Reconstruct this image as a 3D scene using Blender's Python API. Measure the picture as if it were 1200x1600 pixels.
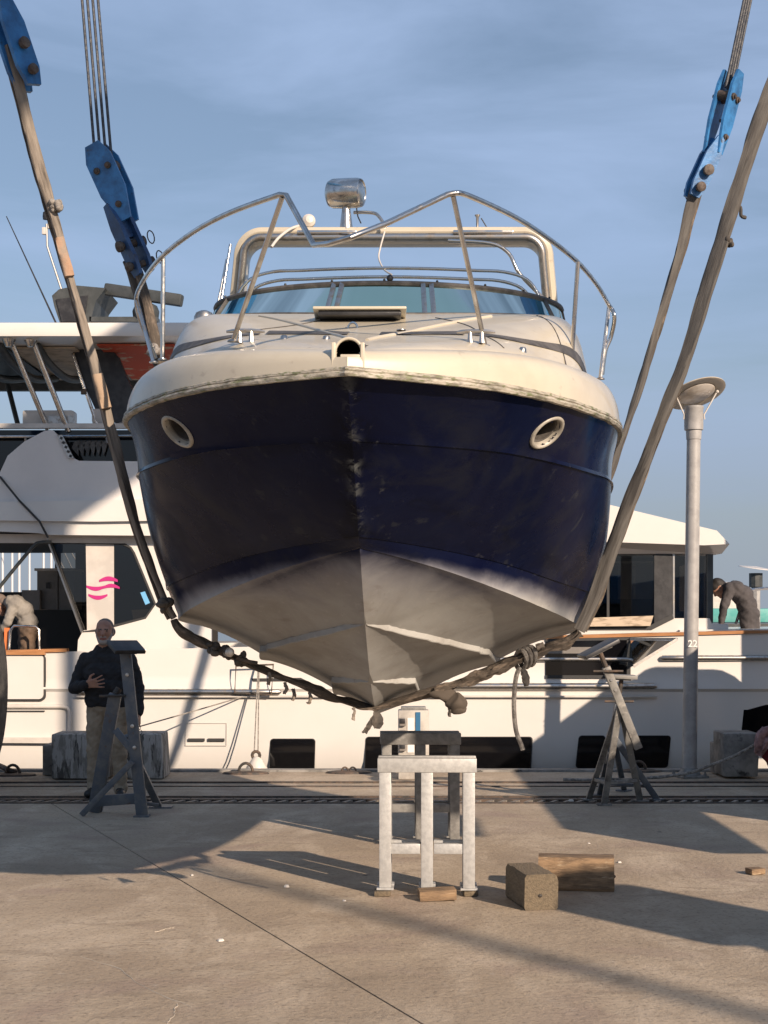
import bpy, bmesh, math, random
import numpy as np
from mathutils import Vector as V, Matrix, noise
random.seed(7)
PI = math.pi
for o in list(bpy.data.objects): bpy.data.objects.remove(o)
SC = bpy.context.scene
COL = SC.collection

# ---------------------------------------------------------------- camera
FPX, HOR, CH = 2400.0, 970.0, 1.65          # focal length and horizon in photo pixels, eye height in metres
cam = bpy.data.cameras.new('camera'); camo = bpy.data.objects.new('camera', cam); COL.objects.link(camo)
cam.sensor_fit = 'VERTICAL'; cam.sensor_height = 24.0; cam.sensor_width = 18.0
cam.lens = 24.0 * FPX / 1600.0
cam.shift_y = (HOR - 800.0) / 1600.0
cam.clip_start = 0.1; cam.clip_end = 4000
camo.location = (0, 0, CH); camo.rotation_euler = (PI / 2, 0, 0)
SC.camera = camo

# ---------------------------------------------------------------- world, sun, exposure
SUN_TO = V((1.15, -1.59, 0.83)).normalized()
ELEV = math.asin(SUN_TO.z); AZ = math.atan2(SUN_TO.x, SUN_TO.y)
w = bpy.data.worlds.new('World'); SC.world = w; w.use_nodes = True
nt = w.node_tree; nt.nodes.clear()
def N(tree, typ, **kw):
    n = tree.nodes.new(typ)
    for k, v in kw.items():
        if k in n.inputs: n.inputs[k].default_value = v
        else: setattr(n, k, v)
    return n
out = N(nt, 'ShaderNodeOutputWorld'); bg = N(nt, 'ShaderNodeBackground'); bg.inputs['Strength'].default_value = 0.064
sky = N(nt, 'ShaderNodeTexSky'); sky.sky_type = 'NISHITA'; sky.sun_disc = False
sky.sun_elevation = ELEV; sky.sun_rotation = AZ; sky.altitude = 0; sky.air_density = 1.0; sky.dust_density = 0.7; sky.ozone_density = 1.2
tc = N(nt, 'ShaderNodeTexCoord')
mp = N(nt, 'ShaderNodeMapping'); mp.inputs['Scale'].default_value = (1.3, 1.3, 6.5); mp.inputs['Rotation'].default_value = (0.0, 0.22, 0.3)
nz = N(nt, 'ShaderNodeTexNoise'); nz.inputs['Scale'].default_value = 2.3; nz.inputs['Detail'].default_value = 7; nz.inputs['Roughness'].default_value = 0.56; nz.inputs['Distortion'].default_value = 0.5
cr = N(nt, 'ShaderNodeValToRGB'); cr.color_ramp.elements[0].position = 0.36; cr.color_ramp.elements[1].position = 0.70
cr.color_ramp.elements[0].color = (0.30, 0.30, 0.30, 1); cr.color_ramp.elements[1].color = (0.85, 0.85, 0.85, 1)
mx = N(nt, 'ShaderNodeMix'); mx.data_type = 'RGBA'
mx.inputs[7].default_value = (4.5, 6.0, 8.9, 1)
nt.links.new(tc.outputs['Generated'], mp.inputs['Vector']); nt.links.new(mp.outputs['Vector'], nz.inputs['Vector'])
sx = N(nt, 'ShaderNodeSeparateXYZ'); nt.links.new(tc.outputs['Generated'], sx.inputs[0])
hzf = N(nt, 'ShaderNodeMapRange'); hzf.interpolation_type = 'SMOOTHSTEP'; hzf.inputs['From Min'].default_value = -0.02; hzf.inputs['From Max'].default_value = 0.24; hzf.inputs['To Min'].default_value = 0.95; hzf.inputs['To Max'].default_value = 0.0
nt.links.new(sx.outputs['Z'], hzf.inputs['Value'])
mz = N(nt, 'ShaderNodeMix'); mz.data_type = 'RGBA'; mz.inputs[7].default_value = (3.5, 4.05, 4.85, 1)
nt.links.new(nz.outputs['Fac'], cr.inputs['Fac']); nt.links.new(cr.outputs['Color'], mx.inputs[0]); nt.links.new(hzf.outputs['Result'], mz.inputs[0])
nt.links.new(sky.outputs['Color'], mx.inputs[6]); nt.links.new(mx.outputs[2], mz.inputs[6]); nt.links.new(mz.outputs[2], bg.inputs['Color'])
nt.links.new(bg.outputs['Background'], out.inputs['Surface'])
sl = bpy.data.lights.new('sun', 'SUN'); sl.energy = 5.0; sl.angle = math.radians(0.55); sl.color = (1.0, 0.81, 0.64)
so = bpy.data.objects.new('sun', sl); COL.objects.link(so); so.rotation_euler = (-SUN_TO).to_track_quat('-Z', 'Y').to_euler(); so.location = (20, -25, 20)
SC.view_settings.view_transform = 'Standard'; SC.view_settings.look = 'None'; SC.view_settings.gamma = 1.0
SC.view_settings.exposure = 0.50; SC.view_settings.use_curve_mapping = False

# ---------------------------------------------------------------- helpers
def P(px, py, d): return V(((px - 600.0) * d / FPX, d, CH - (py - HOR) * d / FPX))
def G(px, py, z=0.0):
    d = (CH - z) * FPX / (py - HOR); return V(((px - 600.0) * d / FPX, d, z))
def sm(a, b, x):
    t = min(1, max(0, (x - a) / (b - a))); return t * t * (3 - 2 * t)

class MB:
    def __init__(s): s.v = []; s.f = []; s.mi = []; s.cur = 0; s.rib = []
    def add(s, vs, fs):
        b = len(s.v); s.v += [tuple(v) for v in vs]
        for f in fs: s.f.append(tuple(b + i for i in f)); s.mi.append(s.cur)
        return s
    def box(s, c, size, rot=None, bev=0.0):
        x, y, z = size[0] / 2, size[1] / 2, size[2] / 2; c = V(c)
        if bev <= 0:
            vs = [V((i * x, j * y, k * z)) for k in (-1, 1) for j in (-1, 1) for i in (-1, 1)]
            fs = [(0, 2, 3, 1), (4, 5, 7, 6), (0, 1, 5, 4), (2, 6, 7, 3), (0, 4, 6, 2), (1, 3, 7, 5)]
        else:
            bm = bmesh.new(); bmesh.ops.create_cube(bm, size=1.0)
            for v in bm.verts: v.co = V((v.co.x * 2 * x, v.co.y * 2 * y, v.co.z * 2 * z))
            bmesh.ops.bevel(bm, geom=list(bm.edges), offset=bev, segments=2, profile=0.6, affect='EDGES', clamp_overlap=True)
            bm.verts.index_update(); vs = [v.co.copy() for v in bm.verts]; fs = [tuple(v.index for v in f.verts) for f in bm.faces]; bm.free()
        if rot is not None: vs = [rot @ v for v in vs]
        return s.add([v + c for v in vs], fs)
    def bar(s, a, b, wd, th, ref=(0, 1, 0), bev=0.0):
        a = V(a); b = V(b); t = (b - a); L = t.length; t.normalize(); r = V(ref)
        r = r - t * r.dot(t)
        if r.length < 1e-4: r = V((1, 0, 0)) - t * t.x
        r.normalize(); q = t.cross(r)
        return s.box((a + b) / 2, (wd, th, L), Matrix((q, r, t)).transposed(), bev)
    def tube(s, pts, r, n=8, closed=False, caps=True):
        pts = [V(p) for p in pts]; m = len(pts)
        rs = r if isinstance(r, (list, tuple)) else [r] * m
        T = []
        for i in range(m):
            a = pts[(i - 1) % m] if (closed or i > 0) else pts[i]; b = pts[(i + 1) % m] if (closed or i < m - 1) else pts[i]
            T.append((b - a).normalized())
        u = V((0, 0, 1)) if abs(T[0].z) < 0.9 else V((1, 0, 0))
        u = (u - T[0] * u.dot(T[0])).normalized(); vs = []; fs = []
        for i in range(m):
            u = (u - T[i] * u.dot(T[i])).normalized(); w_ = T[i].cross(u)
            for k in range(n):
                a = 2 * PI * k / n; vs.append(pts[i] + (u * math.cos(a) + w_ * math.sin(a)) * rs[i])
        for i in range(m - (0 if closed else 1)):
            j = (i + 1) % m
            for k in range(n): fs.append((i * n + k, i * n + (k + 1) % n, j * n + (k + 1) % n, j * n + k))
        if caps and not closed:
            fs.append(tuple(range(n - 1, -1, -1))); fs.append(tuple((m - 1) * n + k for k in range(n)))
        return s.add(vs, fs)
    def prism(s, poly, y0, y1):                 # polygon of (x, z) extruded along y
        n = len(poly); vs = [(p[0], y0, p[1]) for p in poly] + [(p[0], y1, p[1]) for p in poly]
        ar = sum(poly[i][0] * poly[(i + 1) % n][1] - poly[(i + 1) % n][0] * poly[i][1] for i in range(n))
        fr = tuple(range(n)); bk = tuple(range(2 * n - 1, n - 1, -1))
        sd = [(i, i + n, (i + 1) % n + n, (i + 1) % n) for i in range(n)]
        if ar < 0: fr = fr[::-1]; bk = bk[::-1]; sd = [f[::-1] for f in sd]
        return s.add(vs, [fr, bk] + sd)
    def lathe(s, prof, c, ax=(0, 0, 1), n=20, sc=(1, 1)):     # profile of (radius, height)
        c = V(c); t = V(ax).normalized(); u = V((1, 0, 0)) if abs(t.x) < 0.9 else V((0, 1, 0))
        u = (u - t * u.dot(t)).normalized(); w_ = t.cross(u); vs = []; fs = []
        for r, h in prof:
            for k in range(n):
                a = 2 * PI * k / n; vs.append(c + t * h + u * (math.cos(a) * r * sc[0]) + w_ * (math.sin(a) * r * sc[1]))
        for i in range(len(prof) - 1):
            for k in range(n): fs.append((i * n + k, i * n + (k + 1) % n, (i + 1) * n + (k + 1) % n, (i + 1) * n + k))
        if prof[0][0] > 1e-5: fs.append(tuple(range(n - 1, -1, -1)))
        if prof[-1][0] > 1e-5: fs.append(tuple((len(prof) - 1) * n + k for k in range(n)))
        return s.add(vs, fs)
    def ball(s, c, r, n=14, m=9, rot=None):
        c = V(c); r = (r, r, r) if not isinstance(r, (tuple, list)) else r; vs = []; fs = []
        for i in range(m + 1):
            th = PI * i / m
            for k in range(n):
                a = 2 * PI * k / n; p = V((r[0] * math.sin(th) * math.cos(a), r[1] * math.sin(th) * math.sin(a), -r[2] * math.cos(th)))
                vs.append((rot @ p if rot is not None else p) + c)
        for i in range(m):
            for k in range(n): fs.append((i * n + k, i * n + (k + 1) % n, (i + 1) * n + (k + 1) % n, (i + 1) * n + k))
        return s.add(vs, fs)
    def grid(s, rows):
        n = len(rows[0]); vs = [p for r in rows for p in r]; fs = []
        for i in range(len(rows) - 1):
            for j in range(n - 1): fs.append((i * n + j, i * n + j + 1, (i + 1) * n + j + 1, (i + 1) * n + j))
        return s.add(vs, fs)
    def ribbon(s, pts, width, thick, ang, seed=0, wob=0.006, n=60):
        pts = resample(pts, n); m = len(pts); vs = []; fs = []; K = 10; al = 0.0; s.rib += [(0, 0, 0)] * (len(s.v) - len(s.rib))
        for i in range(m):
            t = i / (m - 1); T = (pts[min(i + 1, m - 1)] - pts[max(i - 1, 0)]).normalized()
            A = V((0, 1, 0)) - T * T.y; A.normalize(); Bq = T.cross(A); a = ang(t) if callable(ang) else ang
            W = A * math.cos(a) + Bq * math.sin(a); Q = T.cross(W)
            if i: al += (pts[i] - pts[i - 1]).length
            wd = (width(t) if callable(width) else width) / 2; th = (thick(t) if callable(thick) else thick) / 2
            for k in range(K):
                b = 2 * PI * k / K; cx = math.copysign(abs(math.cos(b)) ** 0.6, math.cos(b)); sy = math.copysign(abs(math.sin(b)) ** 0.6, math.sin(b))
                p = pts[i] + W * cx * wd + Q * sy * th; s.rib.append((cx * wd + seed, al, sy * th))
                q = noise.noise(V((cx * 1.3 + seed, sy * 1.3, t * n * .10))) ; q2 = noise.noise(V((cx * 2.6, sy * 2.6 + seed, t * n * .28)))
                vs.append(p + (W * cx * 0.7 + Q * sy) * (wob * q * 2 + wob * 0.8 * q2))
        for i in range(m - 1):
            for k in range(K): fs.append((i * K + k, i * K + (k + 1) % K, (i + 1) * K + (k + 1) % K, (i + 1) * K + k))
        fs.append(tuple(range(K - 1, -1, -1))); fs.append(tuple((m - 1) * K + k for k in range(K)))
        return s.add(vs, fs)

def resample(pts, n):
    pts = [V(p) for p in pts]; L = [0]
    for a, b in zip(pts, pts[1:]): L.append(L[-1] + (b - a).length)
    o = []; j = 0
    for i in range(n):
        x = L[-1] * i / (n - 1)
        while j < len(pts) - 2 and L[j + 1] < x: j += 1
        f = (x - L[j]) / max(1e-9, L[j + 1] - L[j]); o.append(pts[j].lerp(pts[j + 1], f))
    return o
def smooth_path(pts, n=8):                       # Catmull-Rom
    pts = [V(p) for p in pts]; o = []
    for i in range(len(pts) - 1):
        p0 = pts[max(i - 1, 0)]; p1 = pts[i]; p2 = pts[i + 1]; p3 = pts[min(i + 2, len(pts) - 1)]
        for k in range(n):
            t = k / n; o.append(0.5 * ((2 * p1) + (p2 - p0) * t + (2 * p0 - 5 * p1 + 4 * p2 - p3) * t * t + (3 * p1 - p0 - 3 * p2 + p3) * t ** 3))
    o.append(pts[-1]); return o

ROOT = {}
BS = 1.0                                        # size factor of whatever is being built (the cruiser is drawn oversize, then set to its real 7 m)
def sc_pt(v): return V((v[0] * BS, v[1] * BS, v[2] * BS + CH * (1 - BS)))
def put(o, parent):
    COL.objects.link(o)
    if parent is not None:
        o.parent = parent; o.matrix_parent_inverse = Matrix.Translation(-ROOT.get(parent.name, V((0, 0, 0))))
def mk(name, mb, mat, parent=None, smooth=35, recalc=False):
    me = bpy.data.meshes.new(name); me.from_pydata([tuple(v) if BS == 1.0 else tuple(sc_pt(v)) for v in mb.v], [], mb.f)
    mats = mat if isinstance(mat, (list, tuple)) else [mat]
    for m in mats: me.materials.append(m)
    if len(mats) > 1: me.polygons.foreach_set('material_index', mb.mi)
    if recalc:
        bm = bmesh.new(); bm.from_mesh(me); bmesh.ops.recalc_face_normals(bm, faces=bm.faces); bm.to_mesh(me); bm.free()
    if mb.rib:
        at_ = me.attributes.new('rib', 'FLOAT_VECTOR', 'POINT'); at_.data.foreach_set('vector', [q for r_ in mb.rib for q in r_])
    me.update()
    if smooth:
        me.polygons.foreach_set('use_smooth', [True] * len(me.polygons)); me.set_sharp_from_angle(angle=math.radians(smooth))
    o = bpy.data.objects.new(name, me); put(o, parent); return o
def tag(o, label=None, cat=None, group=None, kind=None):
    if label: o['label'] = label
    if cat: o['category'] = cat
    if group: o['group'] = group
    if kind: o['kind'] = kind
    return o
def thing(name, loc, label, cat, group=None):
    if BS != 1.0: loc = sc_pt(loc)
    o = bpy.data.objects.new(name, None); COL.objects.link(o); o.location = loc; o.empty_display_size = 0.2
    ROOT[o.name] = V(loc); return tag(o, label, cat, group)

# ---------------------------------------------------------------- materials
def mat(name, col, rough=0.5, metal=0.0, col2=None, scale=4.0, lo=0.42, hi=0.6, bump=0.0, bscale=40.0, detail=6.0, stretch=(1, 1, 1), spec=None, coat=0.0, trans=0.0, alpha=1.0, dist=0.0, dirt=None, rvar=0.0, rib=False):
    m = bpy.data.materials.new(name); m.use_nodes = True; t = m.node_tree; b = t.nodes['Principled BSDF']
    b.inputs['Base Color'].default_value = (*col, 1); b.inputs['Roughness'].default_value = rough; b.inputs['Metallic'].default_value = metal
    if spec is not None: b.inputs['Specular IOR Level'].default_value = spec
    b.inputs['Coat Weight'].default_value = coat; b.inputs['Coat Roughness'].default_value = 0.064
    b.inputs['Transmission Weight'].default_value = trans; b.inputs['Alpha'].default_value = alpha
    tc = N(t, 'ShaderNodeTexCoord'); mp = N(t, 'ShaderNodeMapping'); mp.inputs['Scale'].default_value = stretch
    if rib:
        ra = N(t, 'ShaderNodeAttribute'); ra.attribute_name = 'rib'; t.links.new(ra.outputs['Vector'], mp.inputs['Vector'])
    else: t.links.new(tc.outputs['Object'], mp.inputs['Vector'])
    last = None
    def noise_fac(sc, l, h, det=detail):
        n = N(t, 'ShaderNodeTexNoise'); n.inputs['Scale'].default_value = sc; n.inputs['Detail'].default_value = det; n.inputs['Roughness'].default_value = 0.62; n.inputs['Distortion'].default_value = dist
        t.links.new(mp.outputs['Vector'], n.inputs['Vector'])
        r = N(t, 'ShaderNodeMapRange'); r.inputs['From Min'].default_value = l; r.inputs['From Max'].default_value = h
        t.links.new(n.outputs['Fac'], r.inputs['Value']); return r.outputs['Result']
    if col2 is not None:
        f = noise_fac(scale, lo, hi); x = N(t, 'ShaderNodeMix'); x.data_type = 'RGBA'
        x.inputs[6].default_value = (*col, 1); x.inputs[7].default_value = (*col2, 1); t.links.new(f, x.inputs[0]); last = x.outputs[2]
        if rvar:
            rr = N(t, 'ShaderNodeMapRange'); rr.inputs['To Min'].default_value = rough; rr.inputs['To Max'].default_value = rough + rvar
            t.links.new(f, rr.inputs['Value']); t.links.new(rr.outputs['Result'], b.inputs['Roughness'])
    if dirt is not None:                          # (colour, scale, lo, hi)
        f = noise_fac(dirt[1], dirt[2], dirt[3]); x = N(t, 'ShaderNodeMix'); x.data_type = 'RGBA'
        if last is None: x.inputs[6].default_value = (*col, 1)
        else: t.links.new(last, x.inputs[6])
        x.inputs[7].default_value = (*dirt[0], 1); t.links.new(f, x.inputs[0]); last = x.outputs[2]
    if last is not None: t.links.new(last, b.inputs['Base Color'])
    if bump:
        n = N(t, 'ShaderNodeTexNoise'); n.inputs['Scale'].default_value = bscale; n.inputs['Detail'].default_value = 5
        t.links.new(mp.outputs['Vector'], n.inputs['Vector'])
        bp = N(t, 'ShaderNodeBump'); bp.inputs['Strength'].default_value = bump; bp.inputs['Distance'].default_value = 0.01
        t.links.new(n.outputs['Fac'], bp.inputs['Height']); t.links.new(bp.outputs['Normal'], b.inputs['Normal'])
    return m
M = {}
M['gelcoat'] = mat('cream_gelcoat', (0.50, 0.45, 0.35), 0.36, col2=(0.43, 0.38, 0.295), scale=3.2, lo=0.45, hi=0.75, coat=0.25, bump=0.03, bscale=18, dirt=((0.27, 0.22, 0.165), 16, 0.62, 0.80))
M['rubrail'] = mat('worn_rub_rail', (0.40, 0.365, 0.30), 0.5, col2=(0.12, 0.11, 0.08), scale=11, lo=0.46, hi=0.66, bump=0.5, bscale=30, stretch=(1, 1, 3.0), dirt=((0.16, 0.17, 0.09), 26, 0.52, 0.62))
M['chrome'] = mat('stainless_tube', (0.62, 0.60, 0.57), 0.16, 1.0, col2=(0.40, 0.36, 0.31), scale=14, lo=0.45, hi=0.7, rvar=0.2)
M['chrome_dull'] = mat('dull_stainless', (0.50, 0.48, 0.45), 0.32, 1.0, col2=(0.26, 0.22, 0.18), scale=18, lo=0.48, hi=0.7, rvar=0.2)
M['black'] = mat('black_plastic', (0.012, 0.012, 0.014), 0.45, col2=(0.03, 0.03, 0.032), scale=9, bump=0.1)
M['blackglass'] = mat('dark_glass', (0.004, 0.004, 0.005), 0.06, spec=0.5)
M['portring'] = mat('worn_port_ring', (0.40, 0.37, 0.31), 0.45, col2=(0.26, 0.24, 0.20), scale=14, bump=.1)
M['stripe'] = mat('charcoal_stripe', (0.05, 0.045, 0.04), 0.55, col2=(0.10, 0.09, 0.08), scale=12)
M['wood'] = mat('weathered_timber', (0.26, 0.17, 0.095), 0.8, col2=(0.13, 0.085, 0.05), scale=3, lo=0.4, hi=0.62, stretch=(2.5, 14, 14), bump=0.5, bscale=9, dirt=((0.42, 0.33, 0.22), 2.2, 0.6, 0.72))
M['wood2'] = mat('grey_green_timber', (0.17, 0.132, 0.085), 0.85, col2=(0.095, 0.075, 0.05), scale=7, lo=0.35, hi=0.68, stretch=(9, 1.6, 9), bump=0.6, bscale=14)
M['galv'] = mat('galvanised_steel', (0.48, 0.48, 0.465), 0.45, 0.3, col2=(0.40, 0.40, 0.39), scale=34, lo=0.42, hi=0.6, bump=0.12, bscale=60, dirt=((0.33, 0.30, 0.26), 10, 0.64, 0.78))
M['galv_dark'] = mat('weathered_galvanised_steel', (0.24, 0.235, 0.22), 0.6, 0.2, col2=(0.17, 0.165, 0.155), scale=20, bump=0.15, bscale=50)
M['standsteel'] = mat('painted_stand_steel', (0.10, 0.115, 0.135), 0.55, 0.2, col2=(0.17, 0.17, 0.165), scale=9, lo=0.45, hi=0.68, bump=0.15, dirt=((0.13, 0.075, 0.045), 13, 0.62, 0.74))
M['standsteel2'] = mat('grey_stand_steel', (0.22, 0.215, 0.20), 0.6, 0.2, col2=(0.09, 0.085, 0.08), scale=8, lo=0.45, hi=0.65, bump=0.15, dirt=((0.36, 0.34, 0.30), 14, 0.58, 0.70))
M['blue'] = mat('blue_block_paint', (0.04, 0.19, 0.44), 0.36, 0.0, col2=(0.022, 0.09, 0.22), scale=6, lo=0.42, hi=0.64, bump=0.12, dirt=((0.05, 0.045, 0.04), 16, 0.62, 0.74))
M['bluepale'] = mat('faded_blue_block_paint', (0.22, 0.38, 0.58), 0.4, 0.0, col2=(0.14, 0.26, 0.44), scale=5, bump=0.12, dirt=((0.05, 0.045, 0.04), 14, 0.64, 0.74))
M['bluedark'] = mat('dark_blue_block_paint', (0.03, 0.09, 0.22), 0.4, 0.0, col2=(0.02, 0.05, 0.13), scale=5, bump=0.12, dirt=((0.04, 0.035, 0.03), 14, 0.6, 0.72))
M['cable'] = mat('greased_wire_rope', (0.05, 0.055, 0.065), 0.5, 0.5, col2=(0.10, 0.10, 0.10), scale=30, bump=0.6, bscale=160)
M['rust'] = mat('rusty_pin', (0.075, 0.055, 0.045), 0.75, 0.3, col2=(0.13, 0.11, 0.095), scale=20, bump=0.4)
M['sling'] = mat('weathered_sling_webbing', (0.235, 0.20, 0.162), 0.9, col2=(0.15, 0.125, 0.10), scale=5, lo=0.40, hi=0.66, stretch=(11, 0.9, 11), bump=0.3, bscale=12, rib=True, dirt=((0.06, 0.05, 0.04), 2.2, 0.58, 0.70))
M['sling2'] = mat('grey_sling_webbing', (0.105, 0.098, 0.088), 0.9, col2=(0.065, 0.058, 0.052), scale=5, lo=0.40, hi=0.66, stretch=(11, 0.9, 11), bump=0.3, bscale=12, rib=True, dirt=((0.05, 0.045, 0.04), 2.2, 0.58, 0.70))
M['slingdark'] = mat('grimy_sling_cover', (0.075, 0.06, 0.046), 0.9, col2=(0.20, 0.155, 0.115), scale=6, lo=0.50, hi=0.68, stretch=(8, 1.6, 8), bump=0.8, bscale=10, rib=True)
M['rope'] = mat('grey_rope', (0.30, 0.275, 0.24), 0.9, col2=(0.14, 0.125, 0.11), scale=30, bump=0.8, bscale=90)
M['rag'] = mat('dark_rag', (0.05, 0.045, 0.04), 0.9, col2=(0.10, 0.085, 0.07), scale=14, bump=0.5)
M['white'] = mat('white_yacht_gelcoat', (0.64, 0.615, 0.575), 0.18, col2=(0.61, 0.585, 0.545), scale=1.2, lo=0.4, hi=0.7, coat=0.3, bump=0.015, bscale=3)
M['whitetrim'] = mat('off_white_trim', (0.57, 0.53, 0.48), 0.35, col2=(0.49, 0.455, 0.41), scale=4)
M['teak'] = mat('varnished_teak', (0.42, 0.20, 0.085), 0.4, col2=(0.33, 0.15, 0.06), scale=6, stretch=(0.6, 6, 6), coat=0.3)
M['seam'] = mat('dark_seam', (0.03, 0.03, 0.03), 0.6)
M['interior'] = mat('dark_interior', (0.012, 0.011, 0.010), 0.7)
M['cabinet'] = mat('grey_cabinet', (0.22, 0.20, 0.18), 0.5, col2=(0.17, 0.155, 0.14), scale=4)
M['greyfair'] = mat('grey_white_gelcoat', (0.63, 0.60, 0.57), 0.3, col2=(0.59, 0.565, 0.54), scale=1.5, coat=0.2)
M['red'] = mat('red_canvas', (0.50, 0.075, 0.03), 0.75, col2=(0.50, 0.38, 0.26), scale=5, lo=0.55, hi=0.62, stretch=(1, 1, 4), bump=0.3)
M['beige'] = mat('patchy_beige', (0.50, 0.40, 0.29), 0.7, col2=(0.24, 0.18, 0.12), scale=6, lo=0.48, hi=0.66, stretch=(1, 1, 5), bump=0.3)
M['radar'] = mat('grey_radar_plastic', (0.035, 0.04, 0.04), 0.5, col2=(0.055, 0.06, 0.06), scale=6)
M['concrete'] = mat('concrete_block', (0.27, 0.255, 0.23), 0.9, col2=(0.15, 0.14, 0.125), scale=5, bump=0.5, bscale=25, dirt=((0.04, 0.038, 0.035), 6, 0.60, 0.68))
M['concrete_streak'] = mat('paint_streaked_concrete', (0.36, 0.345, 0.32), 0.9, col2=(0.075, 0.07, 0.065), scale=4.5, lo=0.50, hi=0.56, stretch=(3.5, 3.5, 0.75), bump=0.5, bscale=25, dirt=((0.20, 0.19, 0.17), 7, 0.5, 0.6))
M['lamp'] = mat('grey_lamp_paint', (0.33, 0.32, 0.305), 0.5, col2=(0.27, 0.26, 0.25), scale=8, bump=0.08)
M['lampcap'] = mat('cream_lamp_disc', (0.46, 0.40, 0.31), 0.45, col2=(0.38, 0.33, 0.26), scale=5)
M['lampglass'] = mat('frosted_lamp_lens', (0.55, 0.50, 0.44), 0.35, col2=(0.40, 0.34, 0.27), scale=7)
M['printwhite'] = mat('white_print', (0.72, 0.70, 0.66), 0.6)
M['pink'] = mat('magenta_wave', (0.46, 0.02, 0.17), 0.5)
M['stickerblue'] = mat('blue_sticker', (0.16, 0.42, 0.68), 0.4)
M['rubber'] = mat('tyre_rubber', (0.018, 0.018, 0.019), 0.85, col2=(0.05, 0.047, 0.043), scale=8, bump=0.4)
M['skin'] = mat('skin', (0.36, 0.19, 0.125), 0.55, col2=(0.30, 0.15, 0.10), scale=14)
M['hair_grey'] = mat('grey_stubble', (0.15, 0.115, 0.095), 0.8)
M['beard'] = mat('white_grey_beard', (0.30, 0.26, 0.23), 0.85)
M['hair_dark'] = mat('dark_hair', (0.015, 0.012, 0.010), 0.7)
M['jacket'] = mat('black_pullover', (0.010, 0.010, 0.012), 0.85, col2=(0.018, 0.018, 0.02), scale=12, bump=0.4, bscale=14)
M['khaki'] = mat('khaki_trousers', (0.30, 0.24, 0.17), 0.85, col2=(0.24, 0.19, 0.13), scale=7, bump=0.7, bscale=11)
M['shoe'] = mat('black_shoe', (0.012, 0.011, 0.010), 0.5)
M['greyshirt'] = mat('grey_work_shirt', (0.25, 0.23, 0.20), 0.85, col2=(0.19, 0.175, 0.155), scale=8, bump=0.6, bscale=12)
M['brownpants'] = mat('brown_work_trousers', (0.13, 0.085, 0.055), 0.85, col2=(0.09, 0.06, 0.04), scale=8, bump=0.6, bscale=12)
M['charcoal'] = mat('charcoal_overalls', (0.060, 0.053, 0.053), 0.85, col2=(0.045, 0.04, 0.04), scale=8, bump=0.6, bscale=12)
M['orange'] = mat('orange_plastic', (0.60, 0.17, 0.05), 0.5)
M['redbag'] = mat('red_bag_cloth', (0.20, 0.012, 0.025), 0.7, col2=(0.11, 0.008, 0.015), scale=8, bump=0.5)
M['pinkrope'] = mat('faded_pink_cloth', (0.32, 0.20, 0.20), 0.9, col2=(0.20, 0.12, 0.12), scale=22, bump=0.8)
M['debris'] = mat('white_debris', (0.62, 0.58, 0.52), 0.8)
M['filler'] = mat('pale_crack_filler', (0.46, 0.40, 0.32), 0.9)
M['iron'] = mat('dark_iron', (0.055, 0.05, 0.045), 0.65, 0.4, col2=(0.13, 0.09, 0.065), scale=15, bump=0.3)
M['ironlight'] = mat('worn_grating_steel', (0.30, 0.27, 0.23), 0.6, 0.3, col2=(0.16, 0.13, 0.10), scale=15, bump=0.3)
M['pedestal'] = mat('beige_pedestal', (0.46, 0.43, 0.38), 0.5, col2=(0.36, 0.33, 0.29), scale=8)
M['pedblue'] = mat('blue_pedestal_panel', (0.03, 0.13, 0.25), 0.4)
M['teal'] = mat('teal_tarpaulin', (0.06, 0.30, 0.27), 0.6, col2=(0.14, 0.36, 0.33), scale=1.5)
M['alu'] = mat('mast_aluminium', (0.62, 0.62, 0.62), 0.4, 0.3)
M['liftblue'] = mat('travel_lift_blue_paint', (0.04, 0.20, 0.46), 0.4, col2=(0.03, 0.14, 0.33), scale=2, dirt=((0.10, 0.06, 0.04), 9, 0.66, 0.78))

def glass(name, tint, rough=0.02, mixf=0.35, ior=1.5):
    m = bpy.data.materials.new(name); m.use_nodes = True; t = m.node_tree; t.nodes.clear()
    o = N(t, 'ShaderNodeOutputMaterial'); g = N(t, 'ShaderNodeBsdfGlossy'); tr = N(t, 'ShaderNodeBsdfTransparent'); f = N(t, 'ShaderNodeFresnel'); f.inputs['IOR'].default_value = ior
    g.inputs['Roughness'].default_value = rough; g.inputs['Color'].default_value = (*[q ** 0.45 for q in tint], 1); tr.inputs['Color'].default_value = (*tint, 1); x = N(t, 'ShaderNodeMixShader')
    ad = N(t, 'ShaderNodeMath'); ad.operation = 'ADD'; ad.inputs[1].default_value = mixf; ad.use_clamp = True
    t.links.new(f.outputs[0], ad.inputs[0]); t.links.new(ad.outputs[0], x.inputs[0]); t.links.new(tr.outputs[0], x.inputs[1]); t.links.new(g.outputs[0], x.inputs[2]); t.links.new(x.outputs[0], o.inputs['Surface'])
    return m
M['shieldglass'] = glass('green_tinted_glass', (0.46, 0.60, 0.50), 0.03, 0.02, 1.15)
M['saloonglass'] = glass('tinted_saloon_glass', (0.50, 0.49, 0.47), 0.02, 0.04)
M['paleglass'] = glass('pale_glass', (0.72, 0.76, 0.76), 0.03, 0.06)

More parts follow.
